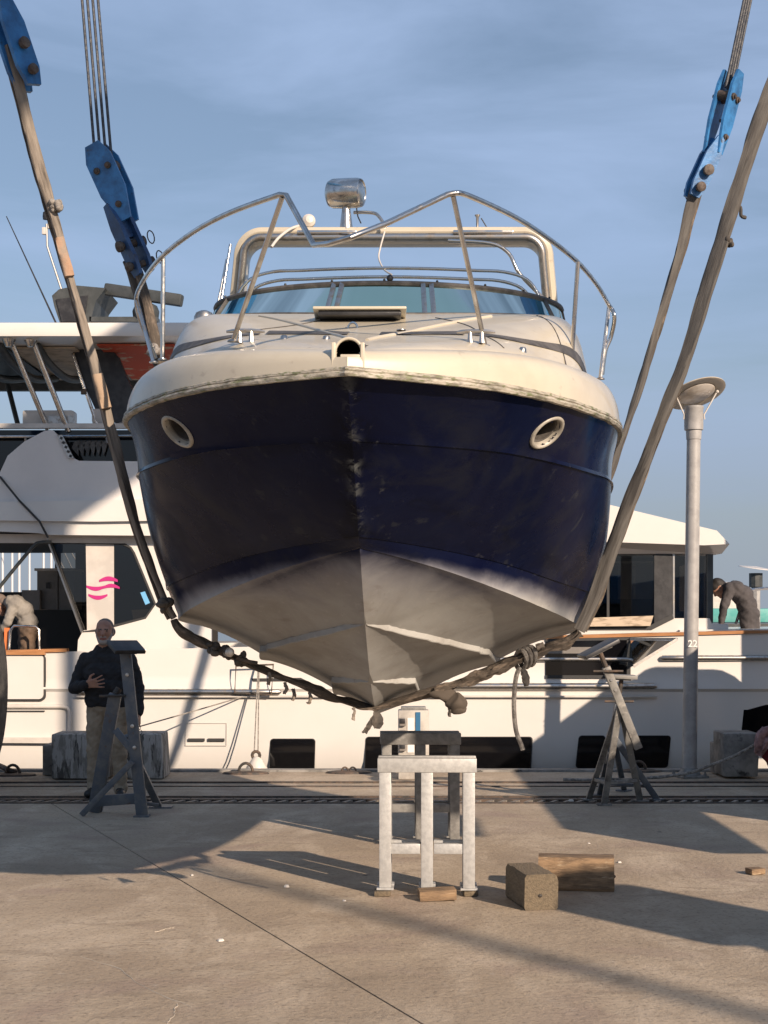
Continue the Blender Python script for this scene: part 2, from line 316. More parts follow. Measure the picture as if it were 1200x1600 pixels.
def ground_mat():
    m = bpy.data.materials.new('yard_concrete'); m.use_nodes = True; t = m.node_tree; b = t.nodes['Principled BSDF']; L = t.links.new
    tc = N(t, 'ShaderNodeTexCoord')
    def nz(sc, det, l, h, st=(1, 1, 1), rough=0.6, dist=0.0):
        mp = N(t, 'ShaderNodeMapping'); mp.inputs['Scale'].default_value = st; L(tc.outputs['Object'], mp.inputs['Vector'])
        n = N(t, 'ShaderNodeTexNoise'); n.inputs['Scale'].default_value = sc; n.inputs['Detail'].default_value = det; n.inputs['Roughness'].default_value = rough; n.inputs['Distortion'].default_value = dist
        L(mp.outputs['Vector'], n.inputs['Vector'])
        r = N(t, 'ShaderNodeMapRange'); r.inputs['From Min'].default_value = l; r.inputs['From Max'].default_value = h; L(n.outputs['Fac'], r.inputs['Value']); return r.outputs['Result']
    def mixc(fac, a, bcol, mul=1.0):
        x = N(t, 'ShaderNodeMix'); x.data_type = 'RGBA'
        if mul != 1.0:
            mm = N(t, 'ShaderNodeMath'); mm.operation = 'MULTIPLY'; mm.inputs[1].default_value = mul; L(fac, mm.inputs[0]); fac = mm.outputs[0]
        L(fac, x.inputs[0])
        if isinstance(a, tuple): x.inputs[6].default_value = (*a, 1)
        else: L(a, x.inputs[6])
        x.inputs[7].default_value = (*bcol, 1); return x.outputs[2]
    c = mixc(nz(0.55, 5, 0.40, 0.62), (0.41, 0.33, 0.24), (0.32, 0.253, 0.183))
    c = mixc(nz(1.7, 8, 0.47, 0.66, (1, 0.45, 1), 0.68, 0.6), c, (0.53, 0.44, 0.335), 0.8)
    c = mixc(nz(4.5, 9, 0.52, 0.68, (0.5, 1, 1), 0.7, 0.8), c, (0.26, 0.205, 0.148), 0.75)
    c = mixc(nz(0.9, 4, 0.54, 0.70, (1, 1, 1), 0.5, 1.2), c, (0.30, 0.225, 0.18), 0.7)
    c = mixc(nz(13, 6, 0.60, 0.70, (1, 0.7, 1), 0.7), c, (0.42, 0.36, 0.29), 0.6)
    c = mixc(nz(38, 5, 0.54, 0.68), c, (0.15, 0.12, 0.09), 0.7)
    c = mixc(nz(120, 3, 0.50, 0.72), c, (0.40, 0.33, 0.26), 0.35)
    c = mixc(nz(2.6, 6, 0.68, 0.735, (1, 0.6, 1), 0.55, 0.4), c, (0.075, 0.06, 0.05), 0.8)
    L(c, b.inputs['Base Color']); b.inputs['Roughness'].default_value = 0.88; b.inputs['Specular IOR Level'].default_value = 0.25
    h1 = nz(26, 8, 0.2, 0.8, (1, 1, 1), 0.7); h2 = nz(3.0, 5, 0.2, 0.8)
    ad = N(t, 'ShaderNodeMath'); ad.operation = 'MULTIPLY_ADD'; ad.inputs[1].default_value = 1.2; L(h2, ad.inputs[0]); L(h1, ad.inputs[2])
    bp = N(t, 'ShaderNodeBump'); bp.inputs['Strength'].default_value = 0.55; bp.inputs['Distance'].default_value = 0.012; L(ad.outputs[0], bp.inputs['Height']); L(bp.outputs['Normal'], b.inputs['Normal'])
    return m
M['ground'] = ground_mat()

def hull_mat():
    m = bpy.data.materials.new('navy_hull_paint'); m.use_nodes = True; t = m.node_tree; b = t.nodes['Principled BSDF']; L = t.links.new
    at = N(t, 'ShaderNodeAttribute'); at.attribute_name = 'paint'
    tc = N(t, 'ShaderNodeTexCoord')
    def nz(sc, det, l, h, st=(1, 1, 1), rough=0.6, dist=0.0, rot=(0, 0, 0)):
        mp = N(t, 'ShaderNodeMapping'); mp.inputs['Scale'].default_value = st; mp.inputs['Rotation'].default_value = rot; L(tc.outputs['Object'], mp.inputs['Vector'])
        n = N(t, 'ShaderNodeTexNoise'); n.inputs['Scale'].default_value = sc; n.inputs['Detail'].default_value = det; n.inputs['Roughness'].default_value = rough; n.inputs['Distortion'].default_value = dist
        L(mp.outputs['Vector'], n.inputs['Vector'])
        r = N(t, 'ShaderNodeMapRange'); r.inputs['From Min'].default_value = l; r.inputs['From Max'].default_value = h; L(n.outputs['Fac'], r.inputs['Value']); return r.outputs['Result']
    def mth(op, a, bb):
        n = N(t, 'ShaderNodeMath'); n.operation = op; n.use_clamp = True
        for i, q in enumerate((a, bb)):
            if isinstance(q, (int, float)): n.inputs[i].default_value = q
            else: L(q, n.inputs[i])
        return n.outputs[0]
    def mixc(f, a, bcol):
        x = N(t, 'ShaderNodeMix'); x.data_type = 'RGBA'; L(f, x.inputs[0])
        for i, q in ((6, a), (7, bcol)):
            if isinstance(q, tuple): x.inputs[i].default_value = (*q, 1)
            else: L(q, x.inputs[i])
        return x.outputs[2]
    navy = mixc(nz(1.6, 5, 0.42, 0.62, dist=0.7), (0.0035, 0.0052, 0.023), (0.006, 0.009, 0.030))
    navy = mixc(mth('MULTIPLY', nz(3.2, 8, 0.52, 0.66, (1, 1, 0.7), 0.65, 0.8), 0.5), navy, (0.018, 0.020, 0.027))
    navy = mixc(mth('MULTIPLY', nz(9, 6, 0.64, 0.70, (1.0, 1.0, 0.16), 0.6, 0.3, (0.0, 0.5, 0)), 0.4), navy, (0.04, 0.045, 0.05))
    a2 = N(t, 'ShaderNodeAttribute'); a2.attribute_name = 'scuff'
    sc = mth('MULTIPLY', a2.outputs['Fac'], nz(20, 8, 0.60, 0.74, (1, 1, 0.45), 0.7, 0.2, (0, .4, 0)))
    navy = mixc(sc, navy, (0.13, 0.135, 0.13))
    sc2 = mth('MULTIPLY', a2.outputs['Fac'], nz(5, 6, 0.46, 0.56, (1, 1, 0.7), 0.6, 1.2))
    navy = mixc(mth('MULTIPLY', sc2, 0.7), navy, (0.002, 0.002, 0.003))
    a4 = N(t, 'ShaderNodeAttribute'); a4.attribute_name = 'stem'
    navy = mixc(mth('MULTIPLY', a4.outputs['Fac'], nz(11, 8, 0.50, 0.60, (1, 1, .8), .7, .6)), navy, (0.13, 0.14, 0.14))
    bott = mixc(nz(2.2, 7, 0.42, 0.66, dist=0.6), (0.37, 0.365, 0.335), (0.27, 0.255, 0.225))
    bott = mixc(mth('MULTIPLY', nz(6, 7, 0.60, 0.72, (1, 1, 2), 0.65, 0.8), 0.5), bott, (0.20, 0.165, 0.13))
    bott = mixc(mth('MULTIPLY', nz(30, 5, 0.58, 0.7), 0.3), bott, (0.44, 0.42, 0.39))
    f = mth('ADD', at.outputs['Fac'], 0.0)
    n2 = nz(3.5, 6, 0.3, 0.7, dist=0.4)
    f = mth('MULTIPLY_ADD', at.outputs['Fac'], 1.0)
    jj = N(t, 'ShaderNodeMath'); jj.operation = 'MULTIPLY_ADD'; L(n2, jj.inputs[0]); jj.inputs[1].default_value = 0.22; jj.inputs[2].default_value = -0.11
    k = N(t, 'ShaderNodeMath'); k.operation = 'ADD'; L(at.outputs['Fac'], k.inputs[0]); L(jj.outputs[0], k.inputs[1])
    rr = N(t, 'ShaderNodeMapRange'); rr.interpolation_type = 'SMOOTHSTEP'; rr.inputs['From Min'].default_value = 0.06; rr.inputs['From Max'].default_value = 0.80; L(k.outputs[0], rr.inputs['Value'])
    col = mixc(rr.outputs['Result'], bott, mixc(rr.outputs['Result'], (0.10, 0.11, 0.20), navy))
    L(col, b.inputs['Base Color'])
    ro = N(t, 'ShaderNodeMapRange'); ro.inputs['To Min'].default_value = 0.62; ro.inputs['To Max'].default_value = 0.10; L(rr.outputs['Result'], ro.inputs['Value'])
    ro2 = mth('MULTIPLY', nz(2.4, 7, 0.40, 0.65, dist=0.6), 0.26)
    a3 = N(t, 'ShaderNodeAttribute'); a3.attribute_name = 'matte'
    L(mth('ADD', mth('ADD', ro.outputs['Result'], ro2), mth('MULTIPLY', a3.outputs['Fac'], 0.12)), b.inputs['Roughness'])
    sp = N(t, 'ShaderNodeMapRange'); sp.inputs['To Min'].default_value = 0.4; sp.inputs['To Max'].default_value = 0.11; L(rr.outputs['Result'], sp.inputs['Value']); L(sp.outputs['Result'], b.inputs['Specular IOR Level'])
    b.inputs['Specular Tint'].default_value = (0.45, 0.62, 1.0, 1)
    bp = N(t, 'ShaderNodeBump'); bp.inputs['Strength'].default_value = 0.10; bp.inputs['Distance'].default_value = 0.02; L(nz(3.4, 6, 0, 1), bp.inputs['Height']); L(bp.outputs['Normal'], b.inputs['Normal'])
    return m
M['hull'] = hull_mat()
def water_mat():
    m = mat('harbour_water', (0.02, 0.045, 0.05), 0.08, bump=0.4, bscale=1.2); return m
M['water'] = water_mat()

# ================================================================ GROUND, QUAY, WATER
QE = 16.75                                      # quay edge distance
CH0, CH1 = 13.86, 14.42                         # drain channel, front and back lip
base = MB().box((0, (QE - 60) / 2, -1.06), (160, QE + 60, 2.0))
ground = tag(mk('ground', base, M['concrete'], smooth=0), 'sun baked brown concrete boatyard quay', 'ground', kind='structure')
ja, jb = G(130, 1285), G(660, 1600)             # the diagonal expansion joint
jd = (jb - ja).normalized(); jn = V((jd.y, -jd.x, 0))   # jn points to the right side?
if jn.x < 0: jn = -jn
def jx(y): return ja.x + (y - ja.y) * jd.x / jd.y
def slab(poly):
    b = MB(); n = len(poly)
    b.add([(x, y, 0) for x, y in poly] + [(x, y, -0.058) for x, y in poly], [tuple(range(n)), tuple(range(2 * n - 1, n - 1, -1))] + [(i, i + n, (i + 1) % n + n, (i + 1) % n) for i in range(n)])
    return mk('concrete_slab', b, M['ground'], ground, smooth=0, recalc=True)
g = 0.006
slab([(-80, -60), (jx(-60) - g, -60), (jx(CH0) - g, CH0), (-80, CH0)])
slab([(jx(-60) + g, -60), (80, -60), (80, CH0), (jx(CH0) + g, CH0)])
slab([(-80, CH1), (80, CH1), (80, 15.05), (-80, 15.05)])
slab([(-80, 15.075), (80, 15.075), (80, QE), (-80, QE)])
# coping strip on the very edge
tag(mk('quay_coping', MB().box((0, QE + 0.09, -0.16), (160, 0.17, 0.37), bev=0.012), M['concrete'], ground))
wat = MB().add([(-1500, QE + 0.1, -1.35), (1500, QE + 0.1, -1.35), (1500, 3200, -1.35), (-1500, 3200, -1.35)], [(0, 1, 2, 3)])
tag(mk('water', wat, M['water'], smooth=0), 'dark green harbour water beyond the quay', 'water', kind='structure')

# drain channel with slanted grating bars
dr = thing('drain_grating', (0, (CH0 + CH1) / 2, 0), 'long steel drain grating with slanted bars across the quay', 'drain')
for y in (CH0 + 0.03, CH0 + 0.27, CH1 - 0.03):
    mk('edge_rail', MB().box((0, y, -0.012), (40, 0.045, 0.044)), M['iron'], dr, smooth=0)
barm = MB().bar((-0.035, CH0 + 0.055, -0.006), (0.05, CH0 + 0.245, -0.006), 0.034, 0.022, ref=(0, 0, 1))
bo = mk('bar', barm, M['ironlight'], dr, smooth=0); bo.location = (-4.6, 0, 0)
x = -4.6 + 0.118
while x < 4.7:
    c = bo.copy(); COL.objects.link(c); c.location = (x, 0, 0); x += 0.118
plate = MB()
for i in range(24): plate.box((-4.8 + i * 0.4, CH0 + 0.40, -0.012), (0.392, 0.17, 0.02))
mk('cover_plate', plate, M['iron'], dr, smooth=0)
for k, (y, h) in enumerate(((15.28, 0.012), (15.62, 0.02))):
    r = tag(mk('ground_rail', MB().box((-3.5, y, h / 2 - 0.003), (15, 0.05, h)), M['iron'], smooth=0),
            ('narrow dark iron rail set in the quay, nearer the drain grating', 'narrow dark iron rail set in the quay, nearer the water')[k], 'rail', 'iron rails along the quay')

# chips and flakes on the concrete, one hairline crack
def chip(px, py, s, m='debris', nm='debris_chip', label=None):
    c = G(px, py); b = MB(); n = 7; a0 = random.random() * 6
    ring = [(c.x + math.cos(a0 + k * 2 * PI / n) * s * random.uniform(.6, 1.2), c.y + math.sin(a0 + k * 2 * PI / n) * s * random.uniform(.8, 1.6)) for k in range(n)]
    b.add([(x, y, 0.001) for x, y in ring] + [(c.x + (x - c.x) * .7, c.y + (y - c.y) * .7, s * .5) for x, y in ring], [tuple(range(n, 2 * n))] + [(k, (k + 1) % n, (k + 1) % n + n, k + n) for k in range(n)])
    o = mk(nm, b, M[m], smooth=0)
    return o
chips = [(448, 1386, .026, 'on the sunny concrete left of the front trestle'), (893, 1252, .03, 'beside the foot of the right stand'), (968, 1348, .018, 'far right of the timber blocks'), (538, 1408, .014, 'just left of the front trestle'),
         (345, 1470, .02, 'lower left open concrete'),          (300, 1368, .014, 'above the diagonal joint'), (920, 1318, .011, 'in the sunny patch before the right stand'), ]
for px, py, s, wh in chips: tag(chip(px, py, s), 'small pale debris chip lying ' + wh, 'debris', 'pale chips on the concrete')
cb = MB()
for path in ([(125, 1495), (190, 1515), (215, 1535), (252, 1553), (278, 1566), (300, 1573)], [(276, 1568), (272, 1583), (264, 1600)], [(240, 1457), (262, 1451), (275, 1449)]):
    pts = [G(a + random.uniform(-1, 1), b_) for a, b_ in path]
    pts = resample(pts, 14)
    cb.tube([p + V((random.uniform(-.008, .008), random.uniform(-.01, .01), 0.0005)) for p in pts], [0.0012 + 0.002 * random.random() for _ in pts], n=5)
mk('crack_filler', cb, M['filler'], ground)

# ================================================================ THE BLUE CABIN CRUISER
TH = 0.051; CT, ST = math.cos(TH), math.sin(TH); BX, BY = -0.198, 8.2
def B(x, s, z): return V((BX + x * CT + s * ST + (z - 3.0) * 0.018, BY + s * CT - x * ST, z - 0.012 * x))
SL = 7.45; TMAX = 1.16; BS = 0.68
cr_ = thing('motor_cruiser', (0.1, 13.0, 1.0), 'dark blue and cream motor cruiser hanging bow first in lifting slings', 'boat')
def taper(s): return 1 - 0.06 * sm(6, 10.2, s)
def gunw(s): return 1.79 * (1 - math.exp(-max(0, s) / 0.83)) * taper(s)
def L_gun(s): return gunw(s), float(np.interp(s, (0, .5, .9, 1.3, 1.8, 2.4, 3, 10.3), (2.985, 2.98, 2.965, 2.952, 2.962, 2.985, 3.0, 3.05)))
def tab(s, ss, zz): return float(np.interp(s, ss, zz))
def L_k1(s): return 1.75 * (1 - math.exp(-(s - 0.5) / 0.72)) * taper(s), tab(s, (.5, .85, 1.0, 1.2, 1.4, 1.6, 1.8, 2.1, 2.6, 10), (2.667, 2.665, 2.66, 2.642, 2.627, 2.617, 2.614, 2.62, 2.632, 2.55))
def L_k2(s): return 1.71 * (1 - math.exp(-(max(0, s - 1.15) / 1.0) ** 1.25)) * taper(s), tab(s, (1.15, 1.25, 1.35, 1.5, 1.65, 1.85, 2.05, 2.25, 2.45, 2.65, 2.85, 3.05, 4, 10), (2.162, 2.156, 2.143, 2.120, 2.093, 2.054, 2.011, 1.967, 1.934, 1.911, 1.895, 1.885, 1.85, 1.72))
def L_ch(s): return 1.655 * (1 - math.exp(-(max(0, s - 1.3) / 0.95) ** 1.1)) * taper(s), tab(s, (1.3, 1.4, 1.5, 1.65, 1.8, 2.0, 2.2, 2.4, 2.6, 2.8, 3.0, 3.2, 10), (2.097, 2.072, 2.040, 1.990, 1.938, 1.872, 1.815, 1.766, 1.728, 1.697, 1.668, 1.648, 1.44))
def L_ke(s): return 0.0, 0.95 - 0.04 * max(0, s - 3.2) + 1.135 * max(0, 1 - (s - 1.3) / 2.3) ** 1.6
S0 = {'g': 0.0, 'k1': 0.5, 'k2': 1.15, 'c': 1.3, 'k': 1.3}
LF = {'g': L_gun, 'k1': L_k1, 'k2': L_k2, 'c': L_ch, 'k': L_ke}
def LP(l, t):
    s = S0[l] + (SL - S0[l]) * t ** 2.1; w_, z = LF[l](s); return V((w_, s, z))
def side_pt(t, v):
    """v: 0 gunwale .. 1 knuckle .. 2 second knuckle .. 3 chine .. 4 keel"""
    seg = min(3, int(v)); a = v - seg; A = LP(('g', 'k1', 'k2', 'c')[seg], t); Bp = LP(('k1', 'k2', 'c', 'k')[seg], t)
    p = A.lerp(Bp, a); amp = sm(0.0, 0.15, t)
    if seg == 0: p.x += -0.02 * math.sin(PI * a) * amp
    if seg == 1: p.x += 0.035 * math.sin(PI * a) * amp
    return p
NT = 196
ts = [TMAX * i / NT for i in range(NT + 1)]
vrow = [(k / 14, 0) for k in range(14)] + [(1.0, 0.016)] + [(1.0 + 1e-4, 0.0)] + [1 + k / 16 for k in range(1, 16)] + [(2.0, 0.012), (2.0 + 1e-4, 0.0)] + [2 + k / 6 for k in range(1, 6)] + [(3.0, 0.014)] + [('b', pan, 1 - k / 9) for pan in (2, 1, 0) for k in range(0, 10)]
vrow = [q if isinstance(q, tuple) else (q, 0) for q in vrow]
VB = lambda q: 3.0 + (2 - q[1]) / 3 + (1 - q[2]) / 3
def _kt(py):
    return min(ts, key=lambda t: abs((lambda q: HOR - (q.z - CH) / q.y * FPX)(B(*LP('k', t))) - py))
t_sl = min(ts, key=lambda t: abs(LP('k', t).y - 3.0)); t_a, t_b = _kt(962), _kt(1050)
def pxy(p, side=1):
    q = B(side * p.x, p.y, p.z); return 600 + q.x / q.y * FPX, HOR - (q.z - CH) / q.y * FPX
def _solve(t, x0, y0, sl, mx_):
    K = LP('k', t); C = LP('c', t); last = 0.0
    for k in range(1, 60):
        b_ = k / 60 * .9; x_, y_ = pxy(K.lerp(C, b_))
        if y_ < y0 + sl * (x_ - x0): return min(mx_, last)
        last = b_ if y_ >= y0 + sl * (x_ - x0) else last
    return mx_
SB = {}
def strake_b(t):
    if t not in SB:
        K = pxy(LP('k', t)); tt = min(t, t_sl)
        b1 = _solve(tt, 577, 977, .238, .64) if pxy(LP('k', tt))[1] > 977 else 0.0
        b2 = _solve(tt, 587, 1065, .03, .34) if pxy(LP('k', tt))[1] > 1063 else 0.0
        SB[t] = (min(b2, b1), b1)
    return SB[t]
def bottom_pt(t, pan, u):                       # three hollowed panels: keel > lower strake > upper strake > chine
    b2, b1 = strake_b(t); lo, hi = ((0.0, b2), (b2, b1), (b1, 1.0))[pan]
    K = LP('k', t); C = LP('c', t); A = K.lerp(C, lo); D = K.lerp(C, hi); e = 1.0 + 1.1 * sm(0.05, 0.42, t)
    p = A.lerp(D, u); w_ = (D.x - A.x)
    p.z += ((1 - (1 - u) ** e) - u) * (D.z - A.z) * 0.62
    if pan > 0: p.z += 0.035 * min(1, lo * 6) * (1 - u) ** 3
    return p
def hull_rows(side):
    rows = []
    for t in ts:
        r = []
        for q in vrow:
            if q[0] == 'b':
                p = bottom_pt(t, q[1], q[2]); r.append(B(side * max(0.0, p.x), p.y, p.z)); continue
            v, off = q
            p = side_pt(t, v); x_ = max(0.0, p.x + off * sm(0.0, 0.06, t)) if v < 4 else 0.0
            r.append(B(side * x_, p.y, p.z))
        rows.append(r)
    return rows
def port_find(px, py, side):
    best = None
    for i in range(20, 130):
        for k in range(10, 95):
            t = i / 170; v = k / 100; p = side_pt(t, v); q = B(side * p.x, p.y, p.z)
            e = (600 + q.x / q.y * FPX - px) ** 2 + (HOR - (q.z - CH) / q.y * FPX - py) ** 2
            if best is None or e < best[0]: best = (e, t, v)
    _, t, v = best
    f = lambda a, b_: (lambda p: B(side * p.x, p.y, p.z))(side_pt(a, b_))
    c = f(t, v); du = (f(t + .01, v) - f(t - .01, v)).normalized(); dv = (f(t, v - .05) - f(t, v + .05)).normalized()
    n = du.cross(dv); n.normalize()
    if n.y > 0: n = -n
    dv = (dv - n * dv.dot(n)).normalized(); du = dv.cross(n)
    return c, du, dv, n
ports = [port_find(278, 674, -1), port_find(853, 676, 1)]
hm = MB(); paint = []; scuff = []; matte = []; stem = []
for side in (-1, 1):
    rows = hull_rows(side); b0 = len(hm.v); nn = len(vrow)
    hm.v += [tuple(p) for r in rows for p in r]
    for i, t in enumerate(ts):
        kp = LP('k', t)
        for q in vrow:
            v = VB(q) if q[0] == 'b' else q[0]
            p = side_pt(t, min(v, 4.0))
            if v <= 2.0: pv = 1.0
            elif v <= 3.0: pv = 1.0 - (v - 2.0) * (0.30 + 0.55 * sm(0.12, 0.5, t))
            else:
                dist = (v - 3.0) * max(0.05, (LP('c', t) - kp).length); pv = 0.62 * math.exp(-dist / 0.11) * (1 - sm(0.3, 0.55, t)) + 0.1 * (1 - sm(0.2, 0.5, t))
            if side < 0 and v > 2: pv = pv * 1.05
            paint.append(pv)
            st = math.exp(-(p.x / 0.10) ** 2) * (1.0 if v < 2.1 else 0.0)
            st += 0.55 * math.exp(-((v - 1.02) / 0.07) ** 2) + 0.5 * math.exp(-((v - 0.03) / 0.05) ** 2) + 0.45 * math.exp(-((v - 2.0) / 0.10) ** 2) + (0.5 * math.exp(-((v - (1.35 + 1.1 * t)) / 0.06) ** 2) if side > 0 else 0)
            stem.append(math.exp(-(p.x / 0.035) ** 2) * (1.0 if v < 2.0 else 0.0) * (0.35 + 0.65 * math.exp(-((v - 1.25) / .35) ** 2)))
            scuff.append(min(1, st)); matte.append(1.0 if (1.0 < v < 2.2 and side > 0) else (0.5 if v > 1 else 0.0))
    for i in range(NT):
        for j in range(nn - 1):
            f = (b0 + i * nn + j, b0 + i * nn + j + 1, b0 + (i + 1) * nn + j + 1, b0 + (i + 1) * nn + j)
            c = sum((V(hm.v[q]) for q in f), V((0, 0, 0))) / 4; skip = False
            for (pc, du, dv, n) in ports:
                q = c - pc
                if q.length < 0.2 and (q.dot(du) / 0.105) ** 2 + (q.dot(dv) / 0.095) ** 2 < 1: skip = True
            if not skip: hm.f.append(f if side > 0 else f[::-1]); hm.mi.append(0)
    # transom
    e = [b0 + NT * nn + j for j in range(nn)]
    hm.v.append(tuple(B(0, 10.2, 2.9))); e.append(len(hm.v) - 1); paint.append(1.0); scuff.append(0); matte.append(0); stem.append(0)
    hm.f.append(tuple(e) if side < 0 else tuple(e[::-1])); hm.mi.append(0)
hull = mk('hull', hm, M['hull'], cr_, smooth=28)
for nm, arr in (('paint', paint), ('scuff', scuff), ('matte', matte), ('stem', stem)):
    a = hull.data.attributes.new(nm, 'FLOAT', 'POINT'); a.data.foreach_set('value', arr)
hull['label'] = 'navy topsides fading to a bare off white bottom'

# spray strakes: the proud outer lip of each bottom panel
for side in (-1, 1):
    for which, t0 in ((0, t_b), (1, t_a)):
        rows = []
        for i in range(60):
            t = t0 + 0.004 + (min(1.0, t_sl * 1.5) - t0) * i / 59; b_ = strake_b(t)[which]; p = LP('k', t).lerp(LP('c', t), b_); k = min(1, i / 10)
            rows.append([B(side * (p.x + dx * k), p.y, p.z + dz * k) for dx, dz in ((-0.045, -0.004), (0.006, -0.006), (0.012, 0.0), (0.010, 0.036), (-0.02, 0.04))])
        mb = MB().grid(rows); o = mk('spray_strake', mb, M['hull'], cr_, smooth=25, recalc=True)
        a = o.data.attributes.new('paint', 'FLOAT', 'POINT'); a.data.foreach_set('value', [0.0] * len(mb.v))

# rub rail along the gunwale
for side in (-1, 1):
    rows = []; rows2 = []
    for t in ts:
        p = LP('g', t); k = sm(0, 0.05, t)
        prof = [(-0.01, -0.030), (0.016, -0.028), (0.026, -0.014), (0.022, -0.004), (0.010, 0.001), (0.018, 0.006), (0.018, 0.018), (0.004, 0.024), (-0.02, 0.024)]
        jit = 0.004 * noise.noise(V((p.x * 9, p.y * 9, side * 3.0)))
        rows.append([B(side * (max(0, p.x + (a + jit) * (0.4 + 0.6 * k)) if t > 0 else -.002), p.y - a * (1 - k) * 0.9, p.z + b_ + jit) for a, b_ in prof])
    mb = MB().grid(rows); mk('rub_rail', mb, M['rubrail'], cr_, smooth=30, recalc=True)

# gunwale cap moulding, foredeck and cabin trunk
def capz(s): return 0.115 + 0.215 * (1 - math.exp(-max(0, s) / 0.9))
def Hc(s): return 0.60 * sm(0.0, 3.7, s)
def plan_n(s):
    e = 1e-3; dw = (gunw(s + e) - gunw(s)) / e; n = V((-1.0, dw)) ; n.normalize(); return n     # inward (x, s)
def cap_pt(t, a):
    p = LP('g', t); n = plan_n(p.y); ce = 0.62 + 0.38 * sm(.6, 2.0, p.y); ins = (0.27 - 0.10 * sm(1.3, 2.8, p.y)) * (1 - max(0, math.cos(a * PI / 2)) ** ce); k = sm(0, .12, t)
    return V((max(0, p.x + n.x * ins), p.y + n.y * ins * (0.6 + .4 * k), p.z + 0.02 + capz(p.y) * math.sin(a * PI / 2) ** ce))
def trunk_n(s): return 6.0 + 14 * sm(1.4, 3.0, s)
EDGE = [cap_pt(t, 1.0) for t in ts]
def edge_at(s):
    for a, b_ in zip(EDGE, EDGE[1:]):
        if a.y <= s <= b_.y and b_.y > a.y: return a.lerp(b_, (s - a.y) / (b_.y - a.y))
    return EDGE[-1] if s > 3 else EDGE[0]
def deckz(x, s):
    e = edge_at(s); v = min(1, abs(x) / max(1e-3, e.x) / 0.97); return e.z + Hc(s) * (1 - v ** trunk_n(s))
dm = MB()
for side in (-1, 1):
    rows = []; flags = []
    for t in ts:
        r = [cap_pt(t, k / 10) for k in range(11)]; e = r[-1]
        for k in range(1, 37):
            v = 1 - (k / 36); v = v ** 0.6 if k < 36 else 0.0
            vv = min(1.0, v / 0.97); z = e.z + Hc(e.y) * (1 - vv ** trunk_n(e.y)) - 0.014 * sm(1.0, .98, v) * sm(.92, .97, v)
            if e.y > 4.3 and v < 0.82: z = min(z, 2.9)
            r.append(V((e.x * v, e.y, z)))
        rows.append(r)
    b0 = len(dm.v); nn = len(rows[0]); dm.v += [tuple(B(side * p.x, p.y, p.z)) for r in rows for p in r]
    for i in range(NT):
        for j in range(nn - 1):
            q = [rows[i][j], rows[i][j + 1], rows[i + 1][j + 1], rows[i + 1][j]]; c = sum(q, V((0, 0, 0))) / 4
            if c.x < 0.066 and c.y < 0.62 and j >= 2: continue
            f = (b0 + i * nn + j, b0 + i * nn + j + 1, b0 + (i + 1) * nn + j + 1, b0 + (i + 1) * nn + j)
            dm.f.append(f[::-1] if side > 0 else f); dm.mi.append(0)
deck = mk('deck', dm, M['gelcoat'], cr_, smooth=40)
# anchor roller pocket at the stem head
ap = MB(); rows = []
for s_ in (0.0, 0.62):
    r = []
    for k in range(13):
        a = PI * k / 12; r.append(B(0.070 * math.cos(a), 0.10 + s_, 3.10 + 0.03 * (s_ > 0) + 0.070 * math.sin(a)))
    rows.append([B(0.070, .10 + s_, 3.0)] + r + [B(-0.070, .10 + s_, 3.0)])
ap.grid(rows); po = mk('anchor_pocket', ap, M['black'], cr_, smooth=40)
rim = MB().tube([B(0.070, .09, 3.0)] + [B(0.074 * math.cos(PI * k / 12), 0.09, 3.10 + 0.074 * math.sin(PI * k / 12)) for k in range(13)] + [B(-0.070, .09, 3.0)], 0.009, n=8)
mk('rim', rim, M['gelcoat'], po)
mk('roller_plate', MB().box(B(0.012, 0.06, 3.05), (0.105, 0.05, 0.06), bev=0.006), M['gelcoat'], po)
mk('anchor_roller', MB().lathe([(0.0, -.05), (.03, -.05), (.018, 0), (.03, .05), (0, .05)], B(0, .3, 3.10), ax=(1, 0, 0), n=12), M['iron'], po)
hd_ = [[B(0.084 * math.cos(PI * k / 12), s_, 3.085 + zz_ + 0.082 * math.sin(PI * k / 12)) for k in range(13)] for s_, zz_ in ((.10, .0), (.3, .02), (.55, .03), (.75, -.02))]
mk('hood', MB().grid(hd_), M['gelcoat'], po, smooth=50, recalc=True)
for q in (-1, 1): mk('side_trim', MB().box(B(q * .078, .07, 3.07), (.022, .06, .15), bev=.005), M['gelcoat'], po)
mk('back_wall', MB().box(B(0, .74, 3.12), (0.2, 0.02, 0.3)), M['interior'], po)

